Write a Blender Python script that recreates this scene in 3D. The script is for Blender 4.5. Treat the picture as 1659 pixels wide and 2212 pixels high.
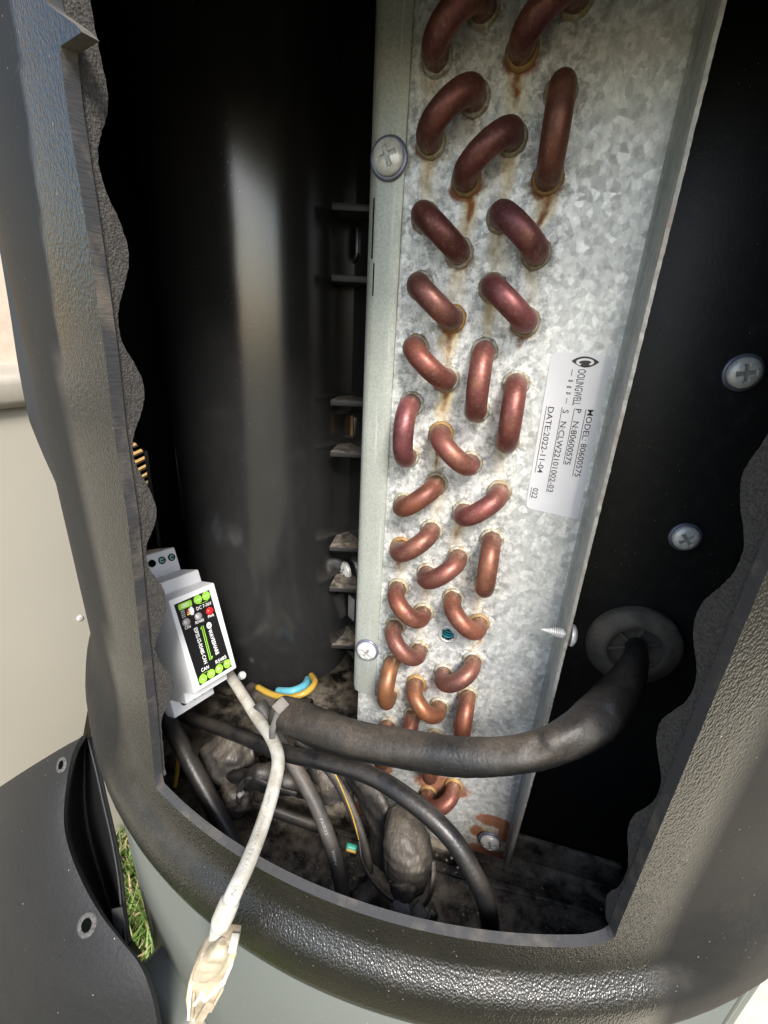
import bpy, bmesh, math, random
import numpy as np
from mathutils import Vector, Matrix
random.seed(7); rng = np.random.default_rng(7)
scn = bpy.context.scene
for o in list(bpy.data.objects): bpy.data.objects.remove(o)
COL = scn.collection

# ------------------------------------------------------------------ camera (solved from the tube grid of the coil plate)
RM = np.array([[0.9637156685153957, 0.26198814661064584, 0.05113043412140049],
               [0.14307577597914686, -0.3452804605563675, -0.9275293665895155],
               [-0.2253473598378493, 0.9011901101285464, -0.37023634724404003]])
TV = np.array([0.016434074039098613, -0.14026631700613534, 0.13905111571236742])
FPX, CX, CY = 970.0, 829.5, 1106.0
CAM = -RM.T @ TV
cam_d = bpy.data.cameras.new('camera'); cam = bpy.data.objects.new('camera', cam_d); COL.objects.link(cam)
cam_d.sensor_fit = 'VERTICAL'; cam_d.sensor_height = 34.6; cam_d.lens = 34.6 * FPX / 2212.0
cam_d.clip_start = 0.005; cam_d.clip_end = 200
mw = Matrix.Identity(4)
for i in range(3):
    mw[i][0] = RM[0][i]; mw[i][1] = -RM[1][i]; mw[i][2] = -RM[2][i]; mw[i][3] = CAM[i]
cam.matrix_world = mw
scn.camera = cam

# ------------------------------------------------------------------ light
SUN_EL, SUN_AZ = math.radians(44), math.radians(153)      # azimuth clockwise from +Y, the sun stands behind the camera
world = bpy.data.worlds.new('World'); scn.world = world; world.use_nodes = True
wn = world.node_tree.nodes; wl = world.node_tree.links
sky = wn.new('ShaderNodeTexSky'); sky.sky_type = 'NISHITA'; sky.sun_disc = False
sky.sun_elevation = SUN_EL; sky.sun_rotation = SUN_AZ; sky.dust_density = 2.0; sky.air_density = 1.2
bg = wn['Background']; bg.inputs['Strength'].default_value = 0.12
wl.new(sky.outputs[0], bg.inputs[0])
sl = bpy.data.lights.new('sun', 'SUN'); sl.energy = 2.6; sl.angle = math.radians(16); sl.color = (1.0, 0.965, 0.91)
so = bpy.data.objects.new('sun', sl); COL.objects.link(so)
sd = Vector((math.sin(SUN_AZ) * math.cos(SUN_EL), math.cos(SUN_AZ) * math.cos(SUN_EL), math.sin(SUN_EL)))
so.rotation_euler = sd.to_track_quat('Z', 'Y').to_euler(); so.location = sd * 5
scn.view_settings.view_transform = 'Standard'; scn.view_settings.look = 'None'
scn.view_settings.gamma = 1.0; scn.view_settings.exposure = 1.18; scn.view_settings.use_curve_mapping = False

# ------------------------------------------------------------------ measuring helpers: photo pixel -> point on a real surface
def ray(x, y): return RM.T @ np.array([(x - CX) / FPX, (y - CY) / FPX, 1.0])
def onY(x, y, Y): d = ray(x, y); return CAM + d * (Y - CAM[1]) / d[1]
def onZ(x, y, Z): d = ray(x, y); return CAM + d * (Z - CAM[2]) / d[2]
def at(x, y, k): return CAM + ray(x, y) * k
def onP(x, y, p0, n):
    d = ray(x, y); n = np.asarray(n, float)
    return CAM + d * ((np.asarray(p0, float) - CAM) @ n) / (d @ n)
AX = np.array([0.0085, 0.16]); RS = 0.25                   # barrel axis and radius
def onC(x, y, R, far=False):
    d = ray(x, y); o = CAM[:2] - AX
    a = d[:2] @ d[:2]; b = 2 * o @ d[:2]; c = o @ o - R * R; D = max(b * b - 4 * a * c, 0)
    return CAM + d * (-b + (1 if far else -1) * math.sqrt(D)) / 2 / a
def theta(p): return math.atan2(p[0] - AX[0], AX[1] - p[1])  # 0 = towards the camera side, + to the right
def cyl(th, r, z): return (AX[0] + r * math.sin(th), AX[1] - r * math.cos(th), z)

# ------------------------------------------------------------------ mesh helpers
def link(name, me, mat=None, parent=None):
    o = bpy.data.objects.new(name, me); COL.objects.link(o)
    if mat is not None:
        for m in (mat if isinstance(mat, (list, tuple)) else [mat]): me.materials.append(m)
    if parent is not None: attach(o, parent)
    return o
def attach(o, parent):
    o.parent = parent; o.matrix_parent_inverse = parent_world(parent).inverted()
def parent_world(p):
    m = p.matrix_basis.copy()
    if p.parent is not None: m = parent_world(p.parent) @ p.matrix_parent_inverse @ m
    return m
def thing(name, label, cat, loc=(0, 0, 0), group=None):
    o = bpy.data.objects.new(name, None); COL.objects.link(o); o.location = [float(v) for v in loc]; o.empty_display_size = 0.01
    return tag(o, label, cat, group)
def tag(o, label, cat, group=None, kind=None):
    o['label'] = label; o['category'] = cat
    if group: o['group'] = group
    if kind: o['kind'] = kind
    return o
def struct(o, label=None, cat=None, kind='structure'):
    o['kind'] = kind
    if label: o['label'] = label
    if cat: o['category'] = cat
    return o
def pyd(name, V, F, smooth=True):
    me = bpy.data.meshes.new(name); me.from_pydata([tuple(float(c) for c in v) for v in V], [], F); me.update()
    if smooth: me.shade_smooth()
    return me
def auto(me, ang=35):
    me.shade_smooth()
    try: me.set_sharp_from_angle(angle=math.radians(ang))
    except Exception: pass
    return me
def merge(meshes, name='mesh'):
    V = []; F = []; S = []
    for me in meshes:
        n = len(V); V += [tuple(v.co) for v in me.vertices]; F += [[i + n for i in p.vertices] for p in me.polygons]; S += [p.use_smooth for p in me.polygons]
    out = pyd(name, V, F, False)
    out.polygons.foreach_set('use_smooth', S); return out
def grid(rows, closed_u=False, closed_v=False):
    nr = len(rows); nc = len(rows[0]); V = [p for r in rows for p in r]; F = []
    for i in range(nr if closed_v else nr - 1):
        for j in range(nc if closed_u else nc - 1):
            a = i * nc + j; b = i * nc + (j + 1) % nc; i2 = (i + 1) % nr
            F.append([a, b, i2 * nc + (j + 1) % nc, i2 * nc + j])
    return V, F
def catmull(P, n=8):
    P = [np.asarray(p, float) for p in P]; Q = [2 * P[0] - P[1]] + P + [2 * P[-1] - P[-2]]; out = []
    for i in range(1, len(Q) - 2):
        for k in range(n):
            t = k / n; a, b, c, d = Q[i - 1:i + 3]
            out.append(0.5 * (2 * b + (c - a) * t + (2 * a - 5 * b + 4 * c - d) * t * t + (3 * b - a - 3 * c + d) * t ** 3))
    out.append(P[-1]); return out
def tube(pts, rad, seg=16, n=8, flat=None, rough=0.0, spline=True, cap=True):
    """rad: number or list per control point; flat: list of (width,height) factors per control point."""
    P = catmull(pts, n) if spline else [np.asarray(p, float) for p in pts]; m = len(P); k = len(pts)
    u = np.linspace(0, k - 1, m)
    R = np.interp(u, range(k), rad) if hasattr(rad, '__len__') else np.full(m, rad)
    FW = np.interp(u, range(k), [f[0] for f in flat]) if flat else np.ones(m)
    FH = np.interp(u, range(k), [f[1] for f in flat]) if flat else np.ones(m)
    T = [P[min(i + 1, m - 1)] - P[max(i - 1, 0)] for i in range(m)]; T = [t / (np.linalg.norm(t) + 1e-12) for t in T]
    nrm = np.cross(T[0], [0.1, 0.9, 0.3]); nrm /= np.linalg.norm(nrm); rows = []
    for i in range(m):
        nrm = nrm - T[i] * (nrm @ T[i]); nrm /= np.linalg.norm(nrm); b = np.cross(T[i], nrm); row = []
        for j in range(seg):
            a = 2 * math.pi * j / seg; rr = R[i] * (1 + rough * (math.sin(3.1 * a + i * .21) * .5 + math.sin(2 * a - i * .13 + 1) * .5 + rng.normal() * .15))
            row.append(P[i] + rr * (math.cos(a) * nrm * FW[i] + math.sin(a) * b * FH[i]))
        rows.append(row)
    V, F = grid(rows, closed_u=True)
    if cap:
        n0 = len(V); V.append(P[0]); V.append(P[-1]); L = (m - 1) * seg
        for j in range(seg):
            F.append([n0, (j + 1) % seg, j]); F.append([n0 + 1, L + j, L + (j + 1) % seg])
    return pyd('tube', V, F)
def lathe(profile, seg=48, axis_o=(0, 0, 0), ax=((1, 0, 0), (0, 1, 0), (0, 0, 1))):
    ex, ey, ez = [np.array(a, float) for a in ax]; o = np.array(axis_o, float)
    rows = [[o + ex * r * math.cos(2 * math.pi * j / seg) + ey * r * math.sin(2 * math.pi * j / seg) + ez * h for j in range(seg)] for r, h in profile]
    V, F = grid(rows, closed_u=True); return pyd('lathe', V, F)
def box(c, s, bev=0.0, ax=None, segs=2):
    bm = bmesh.new(); bmesh.ops.create_cube(bm, size=1.0)
    for v in bm.verts: v.co = Vector((v.co.x * s[0], v.co.y * s[1], v.co.z * s[2]))
    if bev: bmesh.ops.bevel(bm, geom=bm.edges[:], offset=bev, segments=segs, affect='EDGES', profile=0.5)
    me = bpy.data.meshes.new('box')
    A = np.eye(3) if ax is None else np.array(ax, float).T
    for v in bm.verts: v.co = Vector(A @ np.array(v.co) + np.array(c, float))
    bm.to_mesh(me); bm.free(); auto(me, 40); return me
def prism(poly, ex, ey, ez, o, h0, h1, bev=0.0):
    """polygon in (ex,ey) extruded along ez between h0 and h1"""
    ex, ey, ez, o = [np.array(a, float) for a in (ex, ey, ez, o)]
    bm = bmesh.new(); n = len(poly)
    lo = [bm.verts.new(Vector(o + ex * a + ey * b + ez * h0)) for a, b in poly]; hi = [bm.verts.new(Vector(o + ex * a + ey * b + ez * h1)) for a, b in poly]
    bm.faces.new(lo); bm.faces.new(hi)
    for i in range(n): bm.faces.new([lo[i], lo[(i + 1) % n], hi[(i + 1) % n], hi[i]])
    bmesh.ops.recalc_face_normals(bm, faces=bm.faces)
    if bev: bmesh.ops.bevel(bm, geom=bm.edges[:], offset=bev, segments=2, affect='EDGES', profile=0.5)
    me = bpy.data.meshes.new('prism'); bm.to_mesh(me); bm.free(); auto(me, 40); return me
def flatpoly(pts):
    return pyd('poly', pts, [list(range(len(pts)))], False)
def solid(me, th, off=-1.0, rim=0):
    o = bpy.data.objects.new('tmp', me); COL.objects.link(o); md = o.modifiers.new('s', 'SOLIDIFY'); md.thickness = th; md.offset = off
    md.use_even_offset = True; md.material_offset_rim = rim
    for m in range(3): me.materials.append(None)
    dg = bpy.context.evaluated_depsgraph_get(); out = bpy.data.meshes.new_from_object(o.evaluated_get(dg)); bpy.data.objects.remove(o)
    mi = [p.material_index for p in out.polygons]; out.materials.clear(); out.polygons.foreach_set('material_index', mi); return out
def text_mesh(s, p0, p1, cap, nrm, bold=0.0, space=1.0):
    """lettering whose baseline runs p0->p1, cap height in metres, lying on the plane with normal nrm"""
    cu = bpy.data.curves.new('t', 'FONT'); cu.body = s; cu.size = 1.0; cu.offset = bold; cu.space_character = space; cu.resolution_u = 3
    o = bpy.data.objects.new('t', cu); COL.objects.link(o); dg = bpy.context.evaluated_depsgraph_get()
    me = bpy.data.meshes.new_from_object(o.evaluated_get(dg)); bpy.data.objects.remove(o)
    co = np.array([v.co for v in me.vertices]); x0, x1 = co[:, 0].min(), co[:, 0].max(); y1 = 0.72
    p0 = np.array(p0, float); p1 = np.array(p1, float); L = np.linalg.norm(p1 - p0); ex = (p1 - p0) / L; ez = np.array(nrm, float); ez /= np.linalg.norm(ez); ey = np.cross(ez, ex)
    for v, c in zip(me.vertices, co): v.co = Vector(p0 + ex * (c[0] - x0) / (x1 - x0) * L + ey * c[1] / y1 * cap)
    return me
def stroke(p0, p1, w, nrm):
    p0 = np.array(p0, float); p1 = np.array(p1, float); d = p1 - p0; d /= np.linalg.norm(d); s = np.cross(np.array(nrm, float), d) * w / 2
    return flatpoly([p0 - s, p1 - s, p1 + s, p0 + s])
def disc(c, rx, ry, ex, ey, seg=28):
    c = np.array(c, float); ex = np.array(ex, float); ey = np.array(ey, float)
    return flatpoly([c + ex * rx * math.cos(2 * math.pi * k / seg) + ey * ry * math.sin(2 * math.pi * k / seg) for k in range(seg)])

# ------------------------------------------------------------------ materials
class NB:
    def __init__(s, name):
        s.m = bpy.data.materials.new(name); s.m.use_nodes = True; s.t = s.m.node_tree; s.n = s.t.nodes; s.l = s.t.links
        s.b = s.n['Principled BSDF']; s._co = None
    def new(s, t, **kw):
        n = s.n.new(t)
        for k, v in kw.items(): setattr(n, k, v)
        return n
    def co(s, rnd=False):
        if s._co is None:
            tc = s.new('ShaderNodeTexCoord'); s._co = tc.outputs['Object']
            if rnd:
                oi = s.new('ShaderNodeObjectInfo'); ad = s.new('ShaderNodeVectorMath', operation='ADD'); s.l.new(s._co, ad.inputs[0])
                mu = s.new('ShaderNodeMath', operation='MULTIPLY'); mu.inputs[1].default_value = 5.0; s.l.new(oi.outputs['Random'], mu.inputs[0]); s.l.new(mu.outputs[0], ad.inputs[1]); s._co = ad.outputs[0]
        return s._co
    def noise(s, scale, detail=4, rough=.55, vec=None, stretch=None):
        n = s.new('ShaderNodeTexNoise'); n.inputs['Scale'].default_value = scale; n.inputs['Detail'].default_value = detail; n.inputs['Roughness'].default_value = rough
        v = vec or s.co()
        if stretch:
            mp = s.new('ShaderNodeMapping'); mp.inputs['Scale'].default_value = stretch; s.l.new(v, mp.inputs[0]); v = mp.outputs[0]
        s.l.new(v, n.inputs['Vector']); return n.outputs['Fac']
    def vor(s, scale, feature='F1', out='Distance', stretch=None):
        n = s.new('ShaderNodeTexVoronoi', feature=feature); n.inputs['Scale'].default_value = scale; v = s.co()
        if stretch:
            mp = s.new('ShaderNodeMapping'); mp.inputs['Scale'].default_value = stretch; s.l.new(v, mp.inputs[0]); v = mp.outputs[0]
        s.l.new(v, n.inputs['Vector']); return n.outputs[out]
    def ramp(s, f, stops):
        r = s.new('ShaderNodeValToRGB'); e = r.color_ramp.elements
        while len(e) < len(stops): e.new(0.5)
        for el, (p, c) in zip(e, stops): el.position = p; el.color = (*c, 1) if hasattr(c, '__len__') else (c, c, c, 1)
        s.l.new(f, r.inputs[0]); return r.outputs[0]
    def mix(s, f, a, b, mode='MIX'):
        m = s.new('ShaderNodeMix', data_type='RGBA', blend_type=mode)
        for i, v in ((0, f), (6, a), (7, b)):
            if isinstance(v, (int, float)): m.inputs[i].default_value = v if i == 0 else (v, v, v, 1)
            elif isinstance(v, (tuple, list)): m.inputs[i].default_value = (*v, 1)
            else: s.l.new(v, m.inputs[i])
        return m.outputs[2]
    def math(s, op, a, b=0.0, clamp=False):
        m = s.new('ShaderNodeMath', operation=op, use_clamp=clamp)
        for i, v in ((0, a), (1, b)):
            if isinstance(v, (int, float)): m.inputs[i].default_value = v
            else: s.l.new(v, m.inputs[i])
        return m.outputs[0]
    def attr(s, name, out='Color'):
        a = s.new('ShaderNodeAttribute', attribute_name=name); return a.outputs[out]
    def sep(s, c):
        x = s.new('ShaderNodeSeparateColor'); s.l.new(c, x.inputs[0]); return x.outputs
    def bump(s, h, strength=.3, dist=.001, prev=None):
        b = s.new('ShaderNodeBump'); b.inputs['Strength'].default_value = strength; b.inputs['Distance'].default_value = dist
        s.l.new(h, b.inputs['Height'])
        if prev is not None: s.l.new(prev, b.inputs['Normal'])
        return b.outputs[0]
    def up(s, lo=.2, hi=.8):
        g = s.new('ShaderNodeNewGeometry'); x = s.new('ShaderNodeSeparateXYZ'); s.l.new(g.outputs['Normal'], x.inputs[0])
        mr = s.new('ShaderNodeMapRange'); mr.inputs[1].default_value = lo; mr.inputs[2].default_value = hi; s.l.new(x.outputs[2], mr.inputs[0]); return mr.outputs[0]
    def set(s, **kw):
        for k, v in kw.items():
            i = s.b.inputs[k.replace('_', ' ')]
            if isinstance(v, (int, float)): i.default_value = v
            elif isinstance(v, (tuple, list)): i.default_value = (*v, 1) if len(v) == 3 else v
            else: s.l.new(v, i)
        return s.m
def simple(name, base, rough=.5, metal=0.0, var=.15, vs=120, bump=None, rnd=False, **kw):
    b = NB(name); b.co(rnd); f = b.noise(vs, 5)
    c = b.ramp(f, [(.3, tuple(x * (1 - var) for x in base)), (.7, tuple(min(1, x * (1 + var)) for x in base))])
    if bump: kw['Normal'] = b.bump(b.noise(bump[0], 3), bump[1], bump[2])
    return b.set(Base_Color=c, Roughness=rough, Metallic=metal, **kw)
def dusty(name, base, dust=(.26, .21, .155), amount=.8, rough=.45, lo=.05, hi=.8, grain=900, patch=60, spec=.5, wr=None):
    b = NB(name)
    pn = b.ramp(b.noise(patch, 5, .6), [(.36, 0.0), (.62, 1.0)])
    gr = b.ramp(b.noise(grain, 3, .7), [(.30, .35), (.75, 1.0)])
    f = b.math('MULTIPLY', b.math('MULTIPLY', b.math('MULTIPLY', pn, gr), b.up(lo, hi)), amount, True)
    sp = b.math('MULTIPLY', b.ramp(b.vor(700), [(.10, 1.0), (.17, 0.0)]), b.ramp(b.noise(330, 2), [(.52, 0), (.6, 1)]))
    f2 = b.math('MAXIMUM', f, b.math('MULTIPLY', sp, .75 * amount))
    wear = b.mix(b.noise(40, 4), tuple(x * .75 for x in base), tuple(x * 1.35 for x in base))
    c = b.mix(f2, wear, dust)
    r = b.math('ADD', b.math('MULTIPLY', f2, .85 - rough), rough, True)
    nb = None
    if wr:
        rdg = b.math('ABSOLUTE', b.math('SUBTRACT', b.noise(wr[0], 3, .5), .5)); rdg2 = b.math('ABSOLUTE', b.math('SUBTRACT', b.noise(wr[0] * 2.3, 2, .5, stretch=(1.8, .7, .6)), .5))
        nb = b.bump(b.math('ADD', rdg, b.math('MULTIPLY', rdg2, .5)), wr[1], .006)
    return b.set(Base_Color=c, Roughness=r, Normal=b.bump(b.noise(grain * .8, 4), .35, .0004, nb), Specular_IOR_Level=spec)

def mk_shell():
    b = NB('weathered_black_plastic')
    fd = b.attr('faded', 'Fac')
    pebble = b.vor(1500, stretch=(1.0, 1.0, .62)); fine = b.noise(1200, 3, .6, stretch=(1, 1, .5))
    h = b.math('ADD', b.math('MULTIPLY', pebble, .6), b.math('MULTIPLY', fine, .9))
    nb = b.bump(h, .55, .00045); b.l.new(b.math('SUBTRACT', .62, b.math('MULTIPLY', fd, .52)), nb.node.inputs['Strength'])
    soft = b.noise(30, 5)
    fresh = b.mix(soft, (.0045, .0046, .0042), (.0075, .0075, .006))
    fade = b.mix(b.noise(18, 6, .65), (.006, .0058, .0056), (.013, .0125, .0118))
    spk = b.math('MULTIPLY', b.ramp(b.vor(420), [(.07, 1.0), (.12, 0.0)]), b.ramp(b.noise(160, 2), [(.56, 0), (.63, 1)]))
    dust = b.math('MULTIPLY', b.ramp(b.noise(70, 6, .7), [(.5, 0), (.75, 1)]), b.math('MULTIPLY', b.up(-.1, .7), .12))
    c = b.mix(fd, fresh, fade); c = b.mix(b.math('MULTIPLY', spk, .5), c, (.42, .37, .3)); c = b.mix(dust, c, (.25, .2, .14))
    rr = b.math('ADD', b.math('MULTIPLY', fd, .36), b.math('ADD', .22, b.math('MULTIPLY', soft, .08)))
    return b.set(Base_Color=c, Roughness=rr, Normal=nb, Specular_IOR_Level=b.math('SUBTRACT', .75, b.math('MULTIPLY', fd, .40)), Coat_Weight=b.math('SUBTRACT', .35, b.math('MULTIPLY', fd, .35)), Coat_Roughness=.14, Coat_Normal=nb)
M_SHELL = mk_shell()
def mk_cut():
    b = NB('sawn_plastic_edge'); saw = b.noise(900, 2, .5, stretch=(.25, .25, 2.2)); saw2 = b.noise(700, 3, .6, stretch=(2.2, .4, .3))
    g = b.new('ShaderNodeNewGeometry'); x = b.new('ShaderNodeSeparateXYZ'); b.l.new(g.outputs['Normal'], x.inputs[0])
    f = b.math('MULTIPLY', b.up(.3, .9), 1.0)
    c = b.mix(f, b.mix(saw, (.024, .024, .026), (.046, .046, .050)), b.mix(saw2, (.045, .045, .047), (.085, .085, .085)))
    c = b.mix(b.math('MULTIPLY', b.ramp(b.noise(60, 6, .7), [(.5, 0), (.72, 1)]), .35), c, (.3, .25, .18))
    return b.set(Base_Color=c, Roughness=.62, Normal=b.bump(saw, .4, .0005))
M_CUT = mk_cut()
def mk_foam():
    b = NB('charcoal_foam'); cell = b.vor(1900); n = b.noise(1300, 4, .7)
    c = b.mix(b.ramp(n, [(.3, 0), (.75, 1)]), (.030, .0285, .027), (.105, .099, .094))
    c = b.mix(b.ramp(b.vor(900), [(.04, 1), (.10, 0)]), c, (.16, .155, .15))
    return b.set(Base_Color=c, Roughness=.95, Normal=b.bump(b.math('ADD', cell, n), .45, .0007), Specular_IOR_Level=.15)
M_FOAM = mk_foam()
def mk_galv():
    b = NB('spangled_galvanised_steel')
    wob = b.new('ShaderNodeTexNoise'); wob.inputs['Scale'].default_value = 420; b.l.new(b.co(), wob.inputs['Vector'])
    ad = b.new('ShaderNodeVectorMath', operation='MULTIPLY_ADD'); ad.inputs[1].default_value = (.0016, .0016, .0016); b.l.new(wob.outputs['Color'], ad.inputs[0]); b.l.new(b.co(), ad.inputs[2]); raw = b._co; b._co = ad.outputs[0]
    cs = b.sep(b.vor(420, out='Color')); cs2 = b.sep(b.vor(900, out='Color', stretch=(1, 1, .6))); b._co = raw
    sp = b.math('ADD', b.math('MULTIPLY', cs[0], .62), b.math('MULTIPLY', cs2[1], .38))
    st = b.sep(b.attr('stain')); nz = b.noise(300, 5, .65)
    base = b.ramp(sp, [(.12, (.50, .515, .51)), (.5, (.65, .665, .65)), (.88, (.84, .85, .835))])
    ox = b.math('MULTIPLY', b.ramp(b.noise(260, 6, .75), [(.47, 0), (.58, 1)]), b.math('ADD', .3, b.math('MULTIPLY', st[2], 1.0)), True)
    c = b.mix(b.math('MULTIPLY', ox, .8), base, (.22, .225, .22))
    wh = b.math('MULTIPLY', b.ramp(b.noise(330, 5, .7), [(.52, 0), (.62, 1)]), b.math('MULTIPLY', st[2], 1.0), True); c = b.mix(wh, c, (.82, .82, .78))
    ym = b.math('MULTIPLY', st[1], b.ramp(nz, [(.30, .45), (.50, 1)]), True); c = b.mix(ym, c, b.mix(b.noise(120, 4), (.50, .33, .075), (.66, .52, .22)))
    rm = b.ramp(b.math('MULTIPLY', st[0], b.math('ADD', b.math('MULTIPLY', nz, 1.5), b.math('SUBTRACT', b.noise(700, 4, .7), .25))), [(.19, 0), (.50, .92)])
    c = b.mix(rm, c, b.mix(b.noise(500, 4), (.12, .032, .010), (.33, .10, .02)))
    ro = b.math('ADD', .42, b.math('MULTIPLY', cs[2], .2)); ro = b.math('ADD', ro, b.math('MULTIPLY', rm, .35), True)
    me = b.math('SUBTRACT', .45, b.math('MULTIPLY', b.math('MAXIMUM', rm, ym), .45), True)
    return b.set(Base_Color=c, Roughness=ro, Metallic=me, Normal=b.bump(b.math('ADD', sp, b.math('MULTIPLY', nz, .6)), .12, .0006))
M_GALV = mk_galv()
def mk_flange():
    b = NB('galvanised_flange'); n = b.noise(240, 5, .7, stretch=(1, 1, .3)); g = b.noise(700, 4)
    c = b.ramp(n, [(.3, (.28, .31, .30)), (.7, (.46, .49, .475))])
    sp = b.sep(b.vor(420, out='Color')); c = b.mix(.25, c, sp[0], 'MULTIPLY')
    e = b.sep(b.attr('stain'))
    rust = b.math('MULTIPLY', e[0], b.ramp(g, [(.38, 0), (.58, 1)]), True); c = b.mix(b.math('MULTIPLY', e[1], b.ramp(g, [(.3, .3), (.6, 1)])), c, (.72, .69, .62)); c = b.mix(rust, c, (.33, .15, .08))
    return b.set(Base_Color=c, Roughness=.55, Metallic=.35, Normal=b.bump(g, .25, .0008))
M_FLANGE = mk_flange()
def mk_strip():
    b = NB('greenish_zinc_strip'); g = b.noise(1100, 3, .7); p = b.noise(45, 5)
    c = b.mix(p, (.42, .45, .405), (.56, .59, .54)); c = b.mix(b.ramp(g, [(.35, .55), (.65, 0)]), c, (.28, .30, .26))
    c = b.mix(b.math('MULTIPLY', b.ramp(b.vor(500), [(.05, 1), (.1, 0)]), .6), c, (.75, .76, .72))
    c = b.mix(b.ramp(b.noise(170, 4, .6, stretch=(5, 1, .12)), [(.58, 0), (.72, .6)]), c, (.66, .7, .66))
    return b.set(Base_Color=c, Roughness=.48, Metallic=.4, Normal=b.bump(g, .12, .0005))
M_STRIP = mk_strip()
def mk_copper():
    b = NB('tarnished_copper'); b.co()
    oi = b.new('ShaderNodeObjectInfo'); n = b.noise(90, 6, .65); f = b.noise(900, 3)
    c = b.mix(b.ramp(n, [(.38, 0), (.62, 1)]), oi.outputs['Color'], b.mix(.6, oi.outputs['Color'], (.075, .030, .028))); c = b.mix(b.ramp(b.noise(55, 5, .7), [(.52, 0), (.70, .7)]), c, (.36, .17, .10))
    ring = b.sep(b.attr('ends'))
    c = b.mix(b.math('MULTIPLY', ring[0], b.ramp(b.noise(260, 4, .7), [(.3, .5), (.6, 1)])), c, (.16, .10, .055))
    craz = b.math('MULTIPLY', b.ramp(b.vor(230, 'DISTANCE_TO_EDGE'), [(.02, 1), (.06, 0)]), b.math('MULTIPLY', ring[0], .8)); c = b.mix(craz, c, (.42, .33, .25))
    c = b.mix(b.math('MULTIPLY', b.ramp(f, [(.55, 0), (.7, 1)]), .25), c, (.42, .3, .24))
    return b.set(Base_Color=c, Roughness=b.math('ADD', .36, b.math('MULTIPLY', n, .2)), Metallic=.55, Normal=b.bump(f, .10, .0004))
M_COPPER = mk_copper()
def mk_collar():
    b = NB('crusted_collar'); b.co(); oi = b.new('ShaderNodeObjectInfo'); n = b.noise(500, 5, .7)
    c = b.mix(b.ramp(n, [(.4, 0), (.6, 1)]), oi.outputs['Color'], (.30, .22, .12))
    return b.set(Base_Color=c, Roughness=.6, Metallic=.3, Normal=b.bump(n, .5, .0006))
M_COLLAR = mk_collar()
M_PART = NB('glossy_black_partition'); 
def mk_partition(b):
    n = b.noise(1600, 3); w = b.noise(30, 4)
    spk = b.math('MULTIPLY', b.ramp(b.vor(520), [(.045, 1.0), (.085, 0.0)]), b.ramp(b.noise(120, 2), [(.54, 0), (.6, 1)]))
    dust = b.math('MULTIPLY', b.ramp(b.noise(140, 6, .7), [(.50, 0), (.75, 1)]), .05)
    c = b.mix(w, (.015, .015, .0155), (.022, .022, .0225)); c = b.mix(dust, c, (.2, .19, .17)); c = b.mix(b.math('MULTIPLY', spk, .7), c, (.5, .47, .42))
    return b.set(Base_Color=c, Roughness=.19, Normal=b.bump(n, .14, .0003), Specular_IOR_Level=1.0, Coat_Weight=.6, Coat_Roughness=.2)
M_PART = mk_partition(M_PART)
def mk_panel():
    b = NB('speckled_black_steel'); n = b.noise(900, 3)
    spk = b.math('MULTIPLY', b.ramp(b.vor(430), [(.04, 1.0), (.08, 0.0)]), b.ramp(b.noise(90, 2), [(.52, 0), (.6, 1)]))
    dust = b.math('MULTIPLY', b.ramp(b.noise(160, 6, .75), [(.5, 0), (.75, 1)]), .10)
    c = b.mix(dust, (.0085, .0085, .009), (.18, .165, .145)); c = b.mix(b.math('MULTIPLY', spk, .7), c, (.45, .42, .38))
    return b.set(Base_Color=c, Roughness=.42, Normal=b.bump(n, .12, .0004), Specular_IOR_Level=.35)
M_PANEL = mk_panel()
def mk_tray():
    b = NB('grimy_black_tray'); n = b.noise(70, 7, .7); f = b.noise(700, 4, .7)
    c = b.mix(b.ramp(n, [(.40, 0), (.62, 1)]), (.032, .029, .026), (.42, .36, .28)); c = b.mix(b.ramp(b.noise(26, 5, .6), [(.55, 0), (.63, 1)]), c, (.016, .014, .012))
    c = b.mix(b.math('MULTIPLY', b.ramp(f, [(.56, 0), (.68, 1)]), .5), c, (.2, .165, .12)); c = b.mix(b.math('MULTIPLY', b.ramp(b.noise(95, 5), [(.64, 0), (.7, 1)]), .7), c, (.09, .035, .018))
    r = b.ramp(b.noise(26, 5, .6), [(.52, .7), (.62, .25)])
    return b.set(Base_Color=c, Roughness=r, Normal=b.bump(f, .3, .0008))
M_TRAY = mk_tray()
def mk_screw():
    b = NB('zinc_screw'); b.co(True); n = b.noise(260, 5, .65); dk = b.attr('recess', 'Fac')
    c = b.ramp(n, [(.3, (.55, .55, .53)), (.6, (.85, .85, .82))]); c = b.mix(b.math('MULTIPLY', dk, .55), c, (.12, .11, .09))
    return b.set(Base_Color=c, Roughness=b.math('ADD', .26, b.math('MULTIPLY', n, .2)), Metallic=.25, Normal=b.bump(n, .25, .0006))
M_SCREW = mk_screw()
M_WASHER = simple('blue_zinc_washer', (.19, .20, .27), .3, .5, .3, 200)
M_SLEEVE = dusty('dusty_black_sleeve', (.0055, .0055, .006), amount=.5, rough=.46, lo=-.2, hi=1.0, grain=1000, patch=24, wr=(70, .10))
M_RUBBER = dusty('dusty_rubber', (.055, .052, .048), amount=.8, rough=.6, lo=-.9, hi=.4, grain=1500, patch=70)
M_CABLE = dusty('black_cable_jacket', (.010, .010, .011), amount=.22, rough=.34, grain=900, patch=60)
M_GCABLE = dusty('dusty_dark_cable', (.034, .034, .035), amount=.65, rough=.5, lo=-.3, hi=.9, grain=900, patch=45)
M_WRAP = dusty('wrinkled_vinyl_wrap', (.024, .0235, .0235), amount=.6, rough=.44, lo=-.2, hi=1.0, grain=900, patch=38, wr=(70, .38))
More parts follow.
